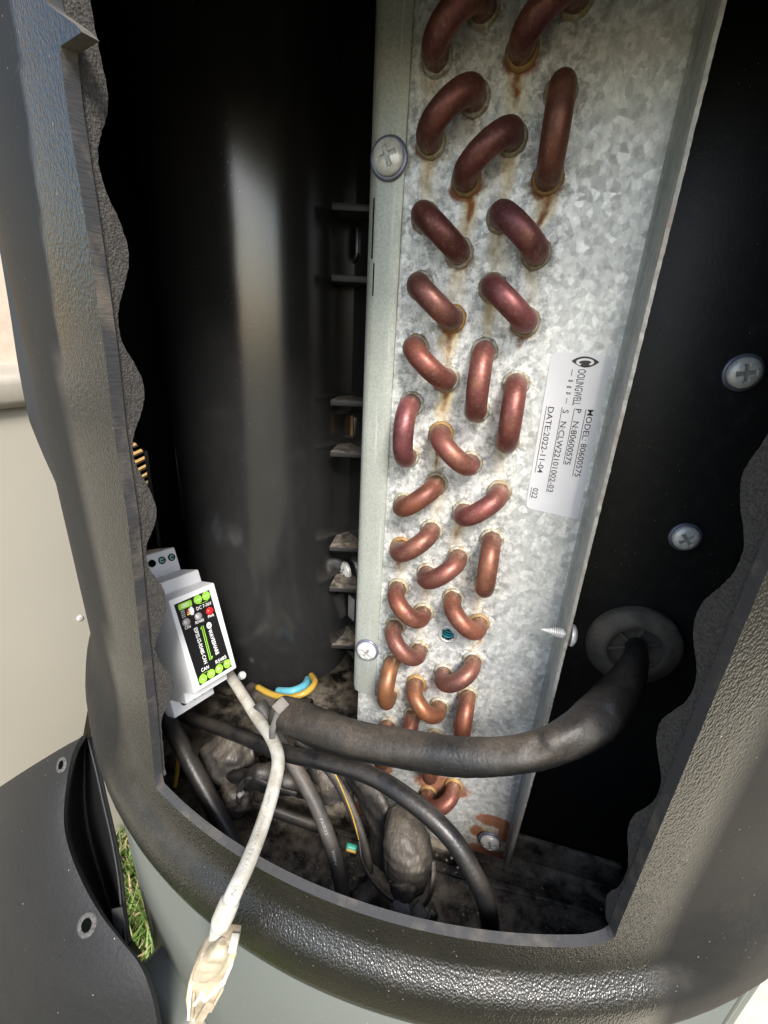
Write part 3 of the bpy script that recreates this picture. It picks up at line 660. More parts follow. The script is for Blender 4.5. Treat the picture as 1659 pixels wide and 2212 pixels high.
# lapped greenish strip on the left with rounded fold
pr = [(-.0162, .010), (-.0205, .0095), (-.0209, .004), (-.0207, .0012), (-.0200, -.0004), (-.0188, -.0012), (-.0170, -.0016), (-.0120, -.0016), (-.0084, -.0015), (-.0081, -.0013), (-.0081, .0002)]
rows = [[(x + (.0004 if z < -.253 else 0), y, z) for x, y in pr] for z in list(np.linspace(-.2548, -.2520, 4)) + list(np.linspace(-.249, PZ1, 40))]
v_, f_ = grid(rows); f_.append([*range(len(pr))][::-1]); me = pyd('strip', v_, f_); auto(me, 40); link('lapped_strip', me, M_STRIP, coil)
lw = [box((onY(808, y0, -.0016)[0], -.00165, (onY(808, y0, 0)[2] + onY(808, y1, 0)[2]) / 2), (.0004, .0003, abs(onY(808, y0, 0)[2] - onY(808, y1, 0)[2])), 0) for y0, y1 in ((430, 560), (570, 640))]
link('scribed_line', merge(lw), M_HOLE, coil)
screw(coil, onY(840, 342, -.0024), (0, -1, 0), 1.0, True, .4)
screw(coil, onY(793, 1404, -.0024), (0, -1, 0), .93, True, 1.0)
screw(coil, onY(1058, 1816, -.0016), (0, -1, 0), .98, True, .3)
# self tapping screw through the flange, tip towards the bends
sx = onY(1204, 1366, -.013)
th = []
for k in range(90):
    a = k * .75; f = k / 89; r = .0016 * (1 - max(0, f - .35) / .65) + .0001; th.append(np.array([.0716 - .0085 * f, sx[1] + r * math.cos(a), sx[2] + r * math.sin(a)]))
core = lathe([(.0016, .0), (.0014, .003), (.0011, .006), (.0004, .0088), (.0001, .0095)], 16, (.0725, sx[1], sx[2]), ((0, 1, 0), (0, 0, 1), (-1, 0, 0)))
link('screw_thread', merge([core, tube(th, .00030, 6, 2)]), M_SCREW, coil)
put(SCREW, 'screw', M_SCREW, coil, (.0745, sx[1], sx[2]), (1, 0, 0), .85)
# tapped teal hole
sp_ = [np.array([TH[0] + .0034 * math.cos(a), .0012 + a * .00032, TH[2] + .0034 * math.sin(a)]) for a in np.arange(0, 38, .35)]
tk = link('threaded_port', lathe([(.0037, .0001), (.0041, .002), (.0041, .016), (.0001, .016)], 28, (TH[0], 0, TH[2]), ((1, 0, 0), (0, 0, 1), (0, 1, 0))), M_HOLE, coil)
tk['label'] = 'teal threaded hole between the return bends'
link('thread', tube(sp_, .00058, 6, 1), M_TEAL, tk)
link('port_rim', lathe([(.0044, .0002), (.0044, -.0003), (.0036, -.0003), (.0034, .0006)], 32, (TH[0], 0, TH[2]), ((1, 0, 0), (0, 0, 1), (0, 1, 0))), simple('bright_zinc', (.6, .61, .6), .4, .4), tk)
# copper return bends
def bend_mesh(h0, h1):
    a = hole(*h0); b = hole(*h1); c = (a + b) / 2; u = (b - a); L = np.linalg.norm(u); u /= L; r = L / 2; lead = .0042 if L < .019 else .0030; P = []
    P += [np.array([a[0], y, a[1]]) for y in np.linspace(.002, -lead, 5)]
    for k in range(1, 24):
        t = math.pi * k / 24; q = c - u * r * math.cos(t); P.append(np.array([q[0], -lead - r * .92 * math.sin(t), q[1]]))
    P += [np.array([b[0], y, b[1]]) for y in np.linspace(-lead, .002, 5)]
    me = tube(P, .00395, 24, 1, None, .006, False, False)
    m = len(P); e = [max(0, 1 - min(i, m - 1 - i) / 7.5) for i in range(m)]
    ca = me.color_attributes.new('ends', 'FLOAT_COLOR', 'POINT'); ca.data.foreach_set('color', np.repeat(np.array([[x, x, x, 1] for x in e], 'f'), 24, 0).ravel()); return me, a, b
for h0, h1, warm in BENDS:
    me, a, b = bend_mesh(h0, h1); o = link('return_bend', me, M_COPPER, coil)
    d = (.20, .072, .062); w = (.34, .135, .072); base = (.27, .098, .072); j = random.uniform(.85, 1.15)
    f = warm; col = [((d[i] * (1 - min(1, f * 4)) + base[i] * min(1, f * 4)) * (1 - max(0, f - .25) / .75) + w[i] * max(0, f - .25) / .75) * j for i in range(3)]; col = [col[0], col[1] * random.uniform(.88, 1.14), col[2] * random.uniform(.8, 1.25)]
    o.color = (*col, 1)
    for h, q in ((h0, a), (h1, b)):
        s = STRONG.get(h, 0); m_ = lathe([(.0049, .0002), (.0050, -.0003), (.0048, -.0009), (.0044, -.0014), (.0040, -.0016), (.0036, -.001)], 28, (q[0], 0, q[1]), ((1, 0, 0), (0, 0, 1), (0, 1, 0)))
        for v in m_.vertices: v.co += Vector(rng.normal(0, .00013, 3))
        c_ = link('collar', m_, M_COLLAR, o); c_.color = (.36, .20, .06, 1) if s > .7 else ((.50, .52, .48, 1) if random.random() < .6 else (.40, .39, .30, 1))
# printed sticker
LO = (1117.5, 745.0); LSc = .17438
def lp(x, y, off=-.00025): p = onY(LO[0] + x * LSc, LO[1] + y * LSc, 0.0); return np.array([p[0], off, p[2]])
cs = [lp(425, 85), lp(1185, 130), lp(750, 2165), lp(100, 2015)]
def rounded(cs, r, n=6):
    out = []
    for i in range(4):
        p, a, b = cs[i], cs[i - 1], cs[(i + 1) % 4]; da = (a - p) / np.linalg.norm(a - p); db = (b - p) / np.linalg.norm(b - p)
        for k in range(n + 1): t = k / n; out.append((p + da * r) * (1 - t) ** 2 + p * 2 * t * (1 - t) + (p + db * r) * t ** 2)
    return out
pts = rounded(cs, .0022); nv = len(pts)
me = pyd('label', [p for p in pts] + [p + np.array([0, .0002, 0]) for p in pts], [list(range(nv))] + [[i, i + nv, (i + 1) % nv + nv, (i + 1) % nv] for i in range(nv)], False)
lab = link('paper_label', me, M_LABEL, coil); lab['label'] = 'silver paper sticker printed with model and date lines'
NL = (0, -1, 0); CAPL = .0021; O2 = -.00031
tx = [text_mesh('MODEL: 80600575', lp(874, 800, O2), lp(704, 1627, O2), CAPL, NL, .005), text_mesh('P   N:80600575', lp(722, 790, O2), lp(583, 1478, O2), CAPL, NL, .005), text_mesh('S   N:CLW22101002-03', lp(566, 800, O2), lp(372, 1815, O2), CAPL, NL, .005),
      text_mesh('DATE:2022-11-04', lp(385, 765, O2), lp(243, 1580, O2), CAPL, NL, .005), text_mesh('022', lp(196, 1768, O2), lp(172, 1893, O2), CAPL, NL, .005), text_mesh('OOLINGWELL', lp(755, 300, O2), lp(680, 745, O2), .0027, NL, .004)]
for a, b in (((850, 795), (683, 1625)), ((707, 785), (568, 1478)), ((555, 770), (360, 1818)), ((362, 758), (218, 1580)), ((178, 1760), (153, 1888)), ((682, 300), (668, 380)), ((614, 655), (600, 730))): tx.append(stroke(lp(*a, O2), lp(*b, O2), .00022, NL))
for cx_, cy_ in ((660, 443), (640, 520), (632, 597)):
    for a, b in (((-32, -8), (32, -2)), ((-30, 8), (30, 12)), ((-14, -12), (-16, 14)), ((12, -12), (10, 14))): tx.append(stroke(lp(cx_ + a[0], cy_ + a[1], O2), lp(cx_ + b[0], cy_ + b[1], O2), .00018, NL))
# eye shaped emblem with a C inside
ey_ = []
for k in range(21): t = k / 20; ey_.append(lp(670 + 345 * t, 200 + 15 * t - 66 * math.sin(math.pi * t) ** .8, O2))
for k in range(1, 20): t = 1 - k / 20; ey_.append(lp(670 + 345 * t, 200 + 15 * t + 72 * math.sin(math.pi * t) ** .9, O2))
tx.append(flatpoly(ey_)); tx.append(flatpoly([lp(795, 268, O2), lp(865, 268, O2), lp(830, 282, O2)]))
link('print', merge(tx), M_INK, lab)
cw = []
for k in range(25):
    a = math.radians(125 + 290 * k / 24); cw.append((lp(838 + 112 * math.cos(a), 214 + 48 * math.sin(a), -.00036), lp(838 + 76 * math.cos(a), 216 + 24 * math.sin(a), -.00036)))
v_, f_ = grid([list(x) for x in cw]); link('emblem_letter', pyd('c', v_, f_, False), M_LABEL, lab)

# ================================================================== BLACK SIDE PANEL right of the coil with grommet
PY = .0065
panel = thing('steel_bulkhead', 'flat black steel panel to the right of the coil', 'panel', (.13, PY, -.345))
link('sheet', box((.155, PY + .001, -.14), (.163, .002, .41), .0004), M_PANEL, panel)
link('bottom_bar', prism([(.0765, -.3515), (.1325, -.3515), (.1300, -.3345), (.0765, -.3345)], (1, 0, 0), (0, 0, 1), (0, 1, 0), (0, 0, 0), PY - .0035, PY - .0005, .0006), M_TRAY, panel)
screw(panel, onY(1605, 805, PY - .001), (0, -1, 0), .96, True, .2)
screw(panel, onY(1480, 1160, PY - .001), (0, -1, 0), .90, True, 2.3)
gc = onY(1366, 1392, PY - .001)
gr = thing('cable_grommet', 'round dusty rubber cable grommet in the black panel', 'grommet', gc)
axg = ((1, 0, 0), (0, 0, 1), (0, -1, 0)); GR = .0190
link('ring', lathe([(GR * .56, .0045), (GR * .60, .0056), (GR * .72, .0052), (GR * .93, .0036), (GR, .0022), (GR, -.0005)], 64, gc, axg), M_RUBBER, gr)
link('membrane', lathe([(GR * .58, .0045), (GR * .565, .0008), (GR * .3, .0006), (.0001, .0004)], 64, gc, axg), M_RUBBER, gr)
for k in range(6):
    a = math.radians(20 + 60 * k); d = np.array([math.cos(a), 0, math.sin(a)]); s = np.array([-math.sin(a), 0, math.cos(a)])
    link('rib', box(gc + d * GR * .32 + np.array([0, -.0015, 0]), (GR * .46, .0012, .0016), .0003, (d, (0, 1, 0), s)), M_RUBBER, gr)

# ================================================================== PARTITION with bulge left of the coil
part = thing('moulded_partition', 'glossy black moulded partition with a rounded bulge left of the coil', 'partition', (-.087, .0575, -.285))
bc, br = np.array([-.0870, .0575]), .0465; prof = [(-.1890, .0620), (-.2200, .0950), (-.170, .0935), (-.135, .0925)]  # first point adds an unseen return lip that blocks louvre reflections on the bulge
for a in np.linspace(140, 357, 52): prof.append((bc[0] + br * math.cos(math.radians(a)), bc[1] + br * math.sin(math.radians(a))))
SEAM = (-.0472, .0649); prof += [SEAM, (-.0400, .0585), (-.0170, .0390)]
def flare(z): return 1.0
rows = []
for z in list(np.linspace(-.285, -.160, 20)) + list(np.linspace(-.152, ZT - .014, 16)):
    row = []; sh = min(1, max(0, (z + .262) / .05)); sh = -.0055 - .0080 * sh * sh * (3 - 2 * sh)
    for i, (x, y) in enumerate(prof):
        if 3 < i < len(prof) - 3: x += sh
        if i < 2 and z > -.158: x -= .0085
        row.append((x, y, z))
    rows.append(row)
v_, f_ = grid(rows); me = pyd('wall', v_, f_); me = solid(me, .0022, 0, 0); auto(me, 30); link('wall', me, M_PART, part)
# flared moulded foot low on the left side of the bulge
ft = []
for z, k in ((-.283, 1.0), (-.262, 1.0), (-.240, .97), (-.226, .86), (-.217, .60), (-.210, .28), (-.203, .0)):
    row = []
    for a in np.linspace(178, 262, 18):
        ca, sa = math.cos(math.radians(a)), math.sin(math.radians(a)); g = .5 - .5 * math.cos(min(1, (262 - a) / 50) * math.pi); r = br + .0012 + .0170 * k * g
        row.append((bc[0] + r * ca, bc[1] + r * sa, z))
    ft.append(row)
v_, f_ = grid(ft[::-1]); link('moulded_foot', pyd('foot', v_, f_), M_PART, part)
# gussets in the inner corner
gl, grt = np.array([-.0500, .0395]), np.array([-.0262, .0460]); gd = np.array([grt[0] - gl[0], grt[1] - gl[1], 0]); gn = np.array([gd[1], -gd[0], 0]); gn /= np.linalg.norm(gn)
M_RIB = dusty('dusty_gusset', (.03, .03, .03), dust=(.30, .25, .19), amount=1.1, rough=.5, lo=.3, hi=.8, grain=900, patch=300)
for y in (445, 600, 870, 981, 1186, 1274, 1397):
    z = onP(720, y, (gl[0], gl[1], 0), gn)[2]
    link('gusset', prism([tuple(gl), tuple(grt), (-.0400, .0580), SEAM, (-.0520, .0560)], (1, 0, 0), (0, 1, 0), (0, 0, 1), (0, 0, z), -.0014, .0014, .0003), M_RIB, part)
wn_ = np.array([SEAM[1] - .0390, 0, 0]); wd = np.array([-.0170 + .0400, .0390 - .0585, 0]); wd /= np.linalg.norm(wd); wnn = np.array([wd[1], -wd[0], 0])
def slot(px, py, hgt, dark=True):
    c = onP(px, py, (-.0170, .0390, 0), wnn) + wnn * .0012; P = []
    for a in np.linspace(0, 2 * math.pi, 33)[:-1]: P.append(c + wd * .0034 * math.cos(a) + np.array([0, 0, 1]) * (.0034 * math.sin(a) + (hgt if math.sin(a) > 0 else -hgt)))
    P.append(P[0]); o = link('slot_boss', tube(P, .0011, 8, 1, None, 0, False, False), M_PART, part)
    link('slot_opening', flatpoly([p - (p - c) * .15 - wnn * .0002 for p in P[:-1]]), M_WALL if not dark else M_HOLE, o)
slot(769, 525, .0048); slot(764, 920, .0036, False)
screw(part, onP(757, 1230, (-.0170, .0390, 0), wnn) + wnn * .0025, wnn, 1.15, False, 1.0)
c = onP(762, 1312, (-.0170, .0390, 0), wnn) + wnn * .001
link('pale_tab', box(c, (.0072, .0012, .0165), .0005, (wd, wnn, (0, 0, 1))), simple('pale_grey_tab', (.35, .33, .31), .5), part)

# ================================================================== BASE TRAY with step under the coil
tray = thing('base_tray', 'grimy black base tray under the coil and cables', 'tray', (.0, .1, -.37))
link('floor', lathe([(.0, -.3640), (.12, -.3640), (.2440, -.3640), (.2440, -.366), (.0, -.368)], 96, (AX[0], AX[1], 0)), M_TRAY, tray)
sp_ = [(-.17, -.0045), (.128, -.0045), (.142, .020), (.142, .06), (-.17, .06)]
link('step', prism(sp_, (1, 0, 0), (0, 1, 0), (0, 0, 1), (0, 0, 0), -.3638, -.3520, .0012), M_TRAY, tray)
lip_ = [np.array([x, -.0075 - .0015 * math.sin(x * 40), -.3632]) for x in np.linspace(-.10, .125, 14)]
link('floor_seam', tube(lip_, .0008, 8, 4), M_TRAY, tray)
V = []; F = []
for _ in range(420):
    px, py = random.uniform(640, 1300), random.uniform(1760, 2010); q = onZ(px, py, -.364)
    zf = -.3640 if q[1] < -.009 else -.3520
    if q[1] > .0: continue
    q = onZ(px, py, zf); r = random.choice([.0003, .0004, .0005, .0009]); i = len(V)
    V += [(q[0] + dx * r, q[1] + dy * r, zf + dz * r + r * .5) for dx, dy, dz in ((1, 0, 0), (-1, .2, 0), (0, 1, 0), (0, -1, 0), (0, 0, .7), (0, 0, -.5))]
    F += [[i + a, i + b, i + c] for a, b, c in ((0, 2, 4), (2, 1, 4), (1, 3, 4), (3, 0, 4), (2, 0, 5), (1, 2, 5), (3, 1, 5), (0, 3, 5))]
struct(link('grit', pyd('grit', V, F, False), simple('pale_grit', (.42, .36, .28), .8, 0, .5, 900)), 'pale grit scattered over the base tray', 'grit', 'stuff')

# ================================================================== RAIL-MOUNT CONTROLLER tucked into the foam
DR = np.array([[0.3228, -0.3154, 0.8924], [0.944, 0.175, -0.2796], [-0.068, 0.9327, 0.3543]]); DT = np.array([-.0861, -.0285, -.2175])
dx_, dy_, dz_ = DR[:, 0], DR[:, 1], DR[:, 2]
def dl(x, y, z=0.0): return DT + dx_ * x + dy_ * y + dz_ * z
DO = (286.0, 1144.1); DS = .19241
def dp(x, y, off=.00012):
    p = onP(DO[0] + x * DS, DO[1] + y * DS, DT, dz_); return p + dz_ * off
dev = thing('rail_controller', 'white rail mount controller box with black front label', 'controller', dl(0, -42, 0) * 0 + dl(0, -.042, -.03))
W2 = .0119
bodyp = [(-.0225, 0), (.0225, 0), (.0236, -.0100), (.0297, -.0105), (.0302, -.0250), (.0302, -.056), (-.0300, -.056), (-.0300, -.0250), (-.0297, -.0105), (-.0240, -.0100)]
link('housing', prism(bodyp, dy_, dz_, dx_, DT, -W2, W2, .0007), M_DEV, dev)
for s in (1, -1):
    e_ = .0425 if s > 0 else .0402
    tb = link('terminal_block', prism([(s * .0300, -.0258), (s * (e_ - .0005), -.0262), (s * e_, -.0270), (s * e_, -.052), (s * .0300, -.052)], dy_, dz_, dx_, DT, -W2 + .0003, W2 - .0003, .0006), M_DEV, dev)
    for k in range(3 if s > 0 else 4):
        x = -.0020 + k * .0052 if s > 0 else -.0052 + k * .0050; p = dl(x, .0377 if s > 0 else -.0345, -.0258)
        hb = link('screw_well', lathe([(.0019, .0002), (.0018, .0005), (.0017, .0003), (.0001, .0003)], 24, p, (dx_, dy_, dz_)), M_HOLE, tb)
        if not (s > 0 and k == 0): link('terminal_screw', lathe([(.0014, .0003), (.0012, .0007), (.0001, .0006)], 18, p, (dx_, dy_, dz_)), M_TERM, hb); link('screw_slot', box(p + dz_ * .0008, (.0022, .0005, .0003), 0, (dx_, dy_, dz_)), M_HOLE, hb)
lb = [dp(465, 845), dp(860, 675), dp(1115, 1535), dp(755, 1755)]
lbl = link('front_label', pyd('lbl', lb + [p - dz_ * .0003 for p in lb], [[0, 1, 2, 3], [0, 4, 5, 1], [1, 5, 6, 2], [2, 6, 7, 3], [3, 7, 4, 0]], False), M_INKB, dev); lbl['label'] = 'black front label with green and white print'
O3 = .00022
wt = [text_mesh('DC 7-36V', dp(722, 908, O3), dp(888, 835, O3), .0016, dz_, .012), text_mesh('PWR', dp(850, 995, O3), dp(917, 968, O3), .0014, dz_, .012), text_mesh('RS485', dp(708, 1063, O3), dp(802, 1023, O3), .0014, dz_, .012), text_mesh('CAN', dp(590, 1125, O3), dp(655, 1098, O3), .0014, dz_, .012),
      text_mesh('RS485', dp(936, 1508, O3), dp(1055, 1440, O3), .0017, dz_, .012), text_mesh('CAN', dp(775, 1600, O3), dp(860, 1555, O3), .0017, dz_, .012),
      text_mesh('ESP32-S3-RS485-CAN', dp(686, 1112, O3), dp(806, 1512, O3), .0018, dz_, .015), text_mesh('WAVESHARE', dp(848, 1128, O3), dp(938, 1408, O3), .0018, dz_, .03, 1.1)]
for i, s_ in enumerate(('GND', '3V3', 'IO2', 'IO1')): wt.append(text_mesh(s_, dp(541 + i * 6, 930 + i * 22, O3), dp(583 + i * 4, 914 + i * 22, O3), .0006, dz_, .01))
# small plug symbol and maker mark
wt.append(flatpoly([dp(x, y, O3) for x, y in ((622, 890), (645, 882), (640, 870), (668, 862), (675, 885), (683, 882), (692, 925), (684, 928), (690, 950), (662, 962), (655, 950), (640, 955))]))
wt.append(disc(dp(858, 1075, O3), .0013, .0016, dx_, dy_))
link('white_print', merge(wt), M_INKW, lbl)
gt = [disc(dp(732, 783, O3), .00215, .00215, dx_, dy_), disc(dp(825, 742, O3), .00215, .00215, dx_, dy_), disc(dp(790, 1675, O3), .0021, .0021, dx_, dy_), disc(dp(882, 1617, O3), .0021, .0021, dx_, dy_), disc(dp(972, 1562, O3), .0021, .0021, dx_, dy_), disc(dp(1062, 1505, O3), .0021, .0021, dx_, dy_),
      flatpoly(rounded([dp(505, 845, O3), dp(655, 783, O3), dp(672, 850, O3), dp(522, 912, O3)], .0008)),
      stroke(dp(752, 835, O3), dp(842, 798, O3), .0002, dz_), stroke(dp(745, 815, O3), dp(752, 835, O3), .0002, dz_), stroke(dp(836, 775, O3), dp(842, 798, O3), .0002, dz_),
      stroke(dp(775, 1622, O3), dp(868, 1575, O3), .0002, dz_), stroke(dp(775, 1622, O3), dp(782, 1645, O3), .0002, dz_), stroke(dp(868, 1575, O3), dp(873, 1590, O3), .0002, dz_),
      stroke(dp(958, 1512, O3), dp(1050, 1462, O3), .0002, dz_), stroke(dp(958, 1512, O3), dp(964, 1535, O3), .0002, dz_), stroke(dp(1050, 1462, O3), dp(1055, 1478, O3), .0002, dz_),
      stroke(dp(772, 1085, O3), dp(868, 1465, O3), .00042, dz_), stroke(dp(790, 1078, O3), dp(886, 1458, O3), .00042, dz_), flatpoly([dp(758, 1118, O3), dp(778, 1075, O3), dp(782, 1112, O3)]), flatpoly([dp(902, 1415, O3), dp(888, 1460, O3), dp(880, 1425, O3)])]
link('green_print', merge(gt), M_GREEN, lbl)
O4 = .0003
w2 = [text_mesh('GND', dp(699, 812, O4), dp(765, 785, O4), .0010, dz_), text_mesh('VCC', dp(795, 765, O4), dp(858, 738, O4), .0010, dz_), text_mesh('L', dp(785, 1692, O4), dp(800, 1682, O4), .0013, dz_), text_mesh('H', dp(870, 1635, O4), dp(895, 1620, O4), .0013, dz_), text_mesh('B-', dp(955, 1580, O4), dp(990, 1560, O4), .0013, dz_), text_mesh('A+', dp(1042, 1522, O4), dp(1080, 1500, O4), .0013, dz_)]
for k, (w, h) in enumerate(((.0036, .0012), )):
    c0 = dp(588, 848, O4); P = [c0 + dx_ * ((w - h) * .5 * (1 if math.cos(a) > 0 else -1) + h * .5 * math.cos(a)) + dy_ * h * .5 * math.sin(a) for a in np.linspace(0, 2 * math.pi, 33)]
    for a, b in zip(P[:-1], P[1:]): w2.append(stroke(a, b + (b - a) * .1, .0003, dz_))
w2.append(stroke(dp(560, 858, O4), dp(612, 837, O4), .0003, dz_))
link('badge_print', merge(w2), simple('pale_print', (.78, .86, .62), .5), lbl)
wire_c = [(.4, .02, .02), (.85, .3, .05), (.9, .7, .05)]
for k, c in enumerate(wire_c): link('wire_icon', stroke(dp(605 + k * 4, 912 + k * 22, O3), dp(640 + k * 4, 898 + k * 22, O3), .0006, dz_), simple('icon_%d' % k, c, .5), lbl)
link('maker_mark', merge([stroke(dp(852, 1092, O4), dp(860, 1066, O4), .0003, dz_), stroke(dp(860, 1066, O4), dp(864, 1086, O4), .0003, dz_)]), M_INKB, lbl)
for (x, y, m) in ((603, 1040, M_LENS), (738, 975, M_LENS), (864, 913, M_RED)):
    link('indicator_light', lathe([(.0019, .0), (.0018, .0006), (.0012, .0011), (.0001, .0013)], 24, dp(x, y, .0001), (dx_, dy_, dz_)), m, dev)
for m, a, nm in ((M_REDW, -.001, 'red_wire'), (M_BLKW, -.0065, 'black_wire')):
    P = [dl(a, .0405, -.034), dl(a, .0440, -.034), dl(a - .003, .0495, -.036), dl(a - .009, .056, -.040), dl(a - .016, .060, -.046)]
    tag(link(nm, tube(P, .0008, 10, 6), m), ('thin red wire' if m is M_REDW else 'thin black wire') + ' entering the top of the white controller', 'wire')

# ================================================================== CABLES AND WRAPPED JOINTS
def cable(name, pts, r, m, label, cat='cable', seg=18, n=10, **kw):
    o = link(name, tube([at(*p) for p in pts], r, seg, n, **kw), m); return tag(o, label, cat)
sl_ = cable('loom_sleeve', [(1372, 1392, .196), (1375, 1412, .187), (1366, 1446, .178), (1335, 1502, .169), (1280, 1560, .164), (1195, 1608, .163), (1105, 1632, .165), (1000, 1634, .169), (890, 1620, .175), (780, 1601, .183), (700, 1576, .192), (640, 1552, .201), (605, 1535, .207)],
      [.0040, .0056, .0068, .0076, .0079, .0072, .0064, .0068, .0071, .0075, .0080, .0078, .0072], M_SLEEVE, 'dusty black loom sleeve running from the grommet across the coil', 'sleeve', 26, 12, flat=[(1, 1), (.75, 1.1), (.8, 1.15), (1.0, .95), (1.05, .92), (.92, 1.05), (1.03, .93), (.98, 1), (1, 1), (1, 1), (1, 1), (1, .95), (1, .9)], rough=.055)
# pinched folds in the sleeve
for v in sl_.data.vertices:
    p = np.array(v.co)
    for q, ax, w, amt in ((at(1170, 1590, .157), at(1115, 1660, .16) - at(1190, 1560, .165), .0036, .0036), (at(1330, 1480, .163), at(1350, 1440, .17) - at(1290, 1570, .165), .0030, -.0016), (at(1265, 1590, .158), at(1330, 1520, .165) - at(1200, 1620, .163), .0028, .0018)):
        u = ax / np.linalg.norm(ax); d = p - q; al = d @ u; pr_ = np.linalg.norm(d - u * al)
        if abs(al) < .013: 
            k = math.exp(-(pr_ / w) ** 2) * (1 - (al / .013) ** 2) * amt; dirv = (p - CAM); dirv /= np.linalg.norm(dirv); v.co = Vector(p + dirv * k)
cable('black_power_cable', [(395, 1545, .262), (445, 1562, .248), (520, 1590, .228), (610, 1625, .207), (700, 1645, .193), (800, 1675, .181), (895, 1735, .172), (975, 1810, .166), (1030, 1900, .164), (1054, 1965, .169), (1058, 2030, .178), (1050, 2090, .190)], .0036, M_CABLE, 'thick smooth black cable arching from the controller over to the tray')
cable('black_side_cable', [(350, 1515, .235), (366, 1560, .230), (402, 1630, .222), (452, 1725, .215), (498, 1812, .212), (530, 1880, .212), (556, 1935, .214)], .0041, M_CABLE, 'straight black cable slanting down beside the left foam')
wc_ = thing('white_cable', 'grubby white cable hanging over the rim with a yellowed plug', 'cable', at(535, 1860, .163))
link('jacket', tube([at(*p) for p in [(470, 1420, .262), (512, 1482, .240), (552, 1545, .222), (585, 1592, .205), (601, 1640, .193), (590, 1705, .182), (566, 1785, .171), (535, 1865, .1585), (507, 1925, .1505), (490, 1965, .1490), (478, 2000, .149)]], .0028, 20, 10), M_WHITE, wc_)
link('heat_shrink', tube([at(*p) for p in [(497, 1946, .1485), (488, 1968, .1482), (478, 1990, .1482), (473, 2003, .1483)]], [.0033, .0034, .0033, .0027], 20, 6), M_WHITE, wc_)
link('inner_lead', tube([at(*p) for p in [(475, 1995, .1485), (468, 2020, .149), (462, 2050, .150), (452, 2085, .151)]], [.0028, .0024, .0026, .0032], 18, 6), M_WHITE, wc_)
jk = [text_mesh(s_, at(*a), at(*b), .0017, CAM - at(*a)) for s_, a, b in (('80°C 300V', (592, 1665, .1845), (571, 1745, .1726)), ('22AWG', (567, 1760, .1710), (548, 1815, .1627)), ('YEUXUAN', (542, 1830, .1603), (497, 1935, .1467)))]
link('jacket_print', merge(jk), simple('faint_grey_print', (.38, .36, .33), .6), wc_)
# plug: two flat shells, ribs and a clip, lying along the cable
pa, pb = at(472, 2030, .146), at(432, 2195, .150); pu = pb - pa; pl = np.linalg.norm(pu); pu /= pl; pv_ = np.cross(pu, CAM - pa); pv_ /= np.linalg.norm(pv_); pw = np.cross(pu, pv_); pw = pw if pw @ (CAM - pa) > 0 else -pw
def pp_(u, v, w=0): return pa + pu * u * pl + pv_ * v + pw * w
sg = 1 if (pv_ @ RM[0]) > 0 else -1
def plug_shell(us, vc, hw, ht, wc0, seed, p=2.6, seg=40, n=7):
    r0 = np.random.default_rng(seed); K = [(r0.normal(0, 1, 3) * r0.uniform(250, 900), r0.uniform(0, 6.28)) for _ in range(9)]
    uu = np.linspace(us[0], us[-1], len(us) * n); rows = []
    for u in uu:
        c_, w_, h_, z_ = [float(np.interp(u, us, q)) for q in (vc, hw, ht, wc0)]; row = []
        for j in range(seg):
            a = 2 * math.pi * j / seg; ca, sa = math.cos(a), math.sin(a); P = pp_(u, (c_ + w_ * abs(ca) ** (2 / p) * (1 if ca > 0 else -1)) * sg, z_ + h_ * abs(sa) ** (2 / p) * (1 if sa > 0 else -1))
            row.append(P + pw * .00028 * sum(math.sin(k @ P + ph) for k, ph in K) / 2)
        rows.append(row)
    v, f = grid(rows, closed_u=True); me = pyd('plug', v, f + [list(range(seg))[::-1], [len(v) - seg + q for q in range(seg)]]); auto(me, 50); return me
outl = [(-.06, .0030), (-.06, .0064), (.10, .0068), (.34, .0062), (.56, .0054), (.80, .0034), (1.0, .0008), (1.02, -.0018), (.94, -.0040), (.74, -.0058), (.52, -.0062), (.32, -.0058), (.14, -.0042), (.04, -.0014)]
link('plug_body', prism([(u * pl, v * sg) for u, v in outl], pu, pv_, pw, pa, -.0040, .0016, .0006), M_PLUG, wc_)
link('plug_wrap', plug_shell([-.04, .06, .18, .32, .44, .52], [.0016, .0010, .0000, -.0010, -.0024, -.0034], [.0014, .0034, .0044, .0042, .0030, .0012], [.001, .0022, .0024, .0022, .0016, .0006], [.0012, .0016, .0016, .0014, .0012, .0010], 9), M_PLUG, wc_)
link('square_tab', box(pp_(-.02, .0050 * sg, .0010), (.0040, .0026, .0034), .0004, (pu, pv_, pw)), M_PLUGC, wc_)
for u0, v0, u1, v1, w_, h_ in ((.40, .0050, .66, .0004, .0010, .0030), (.66, .0004, .61, -.0014, .0010, .0030), (.61, -.0014, .72, -.0026, .0010, .0030), (.18, .0058, .40, .0048, .0012, .0026), (.52, -.0050, .92, -.0034, .0009, .0026), (.60, -.0036, .90, -.0022, .0007, .0022), (.70, .0022, .96, .0, .0026, .0022), (.50, .0050, .80, .0030, .0008, .0024)):
    a = pp_(u0, v0 * sg, .0016); b = pp_(u1, v1 * sg, .0016); d = b - a; L = np.linalg.norm(d); d /= L; s_ = np.cross(pw, d)
    link('clip_rib', box((a + b) / 2, (L + .0006, w_, h_), .0002, (d, s_, pw)), M_PLUGC if h_ > .0025 else M_PLUG, wc_)
link('tail_lead', tube([pp_(.95, -.0012 * sg, 0), pp_(1.1, -.001 * sg, -.001), pp_(1.3, .002 * sg, -.002)], .0022, 14, 6), M_WHITE, wc_)
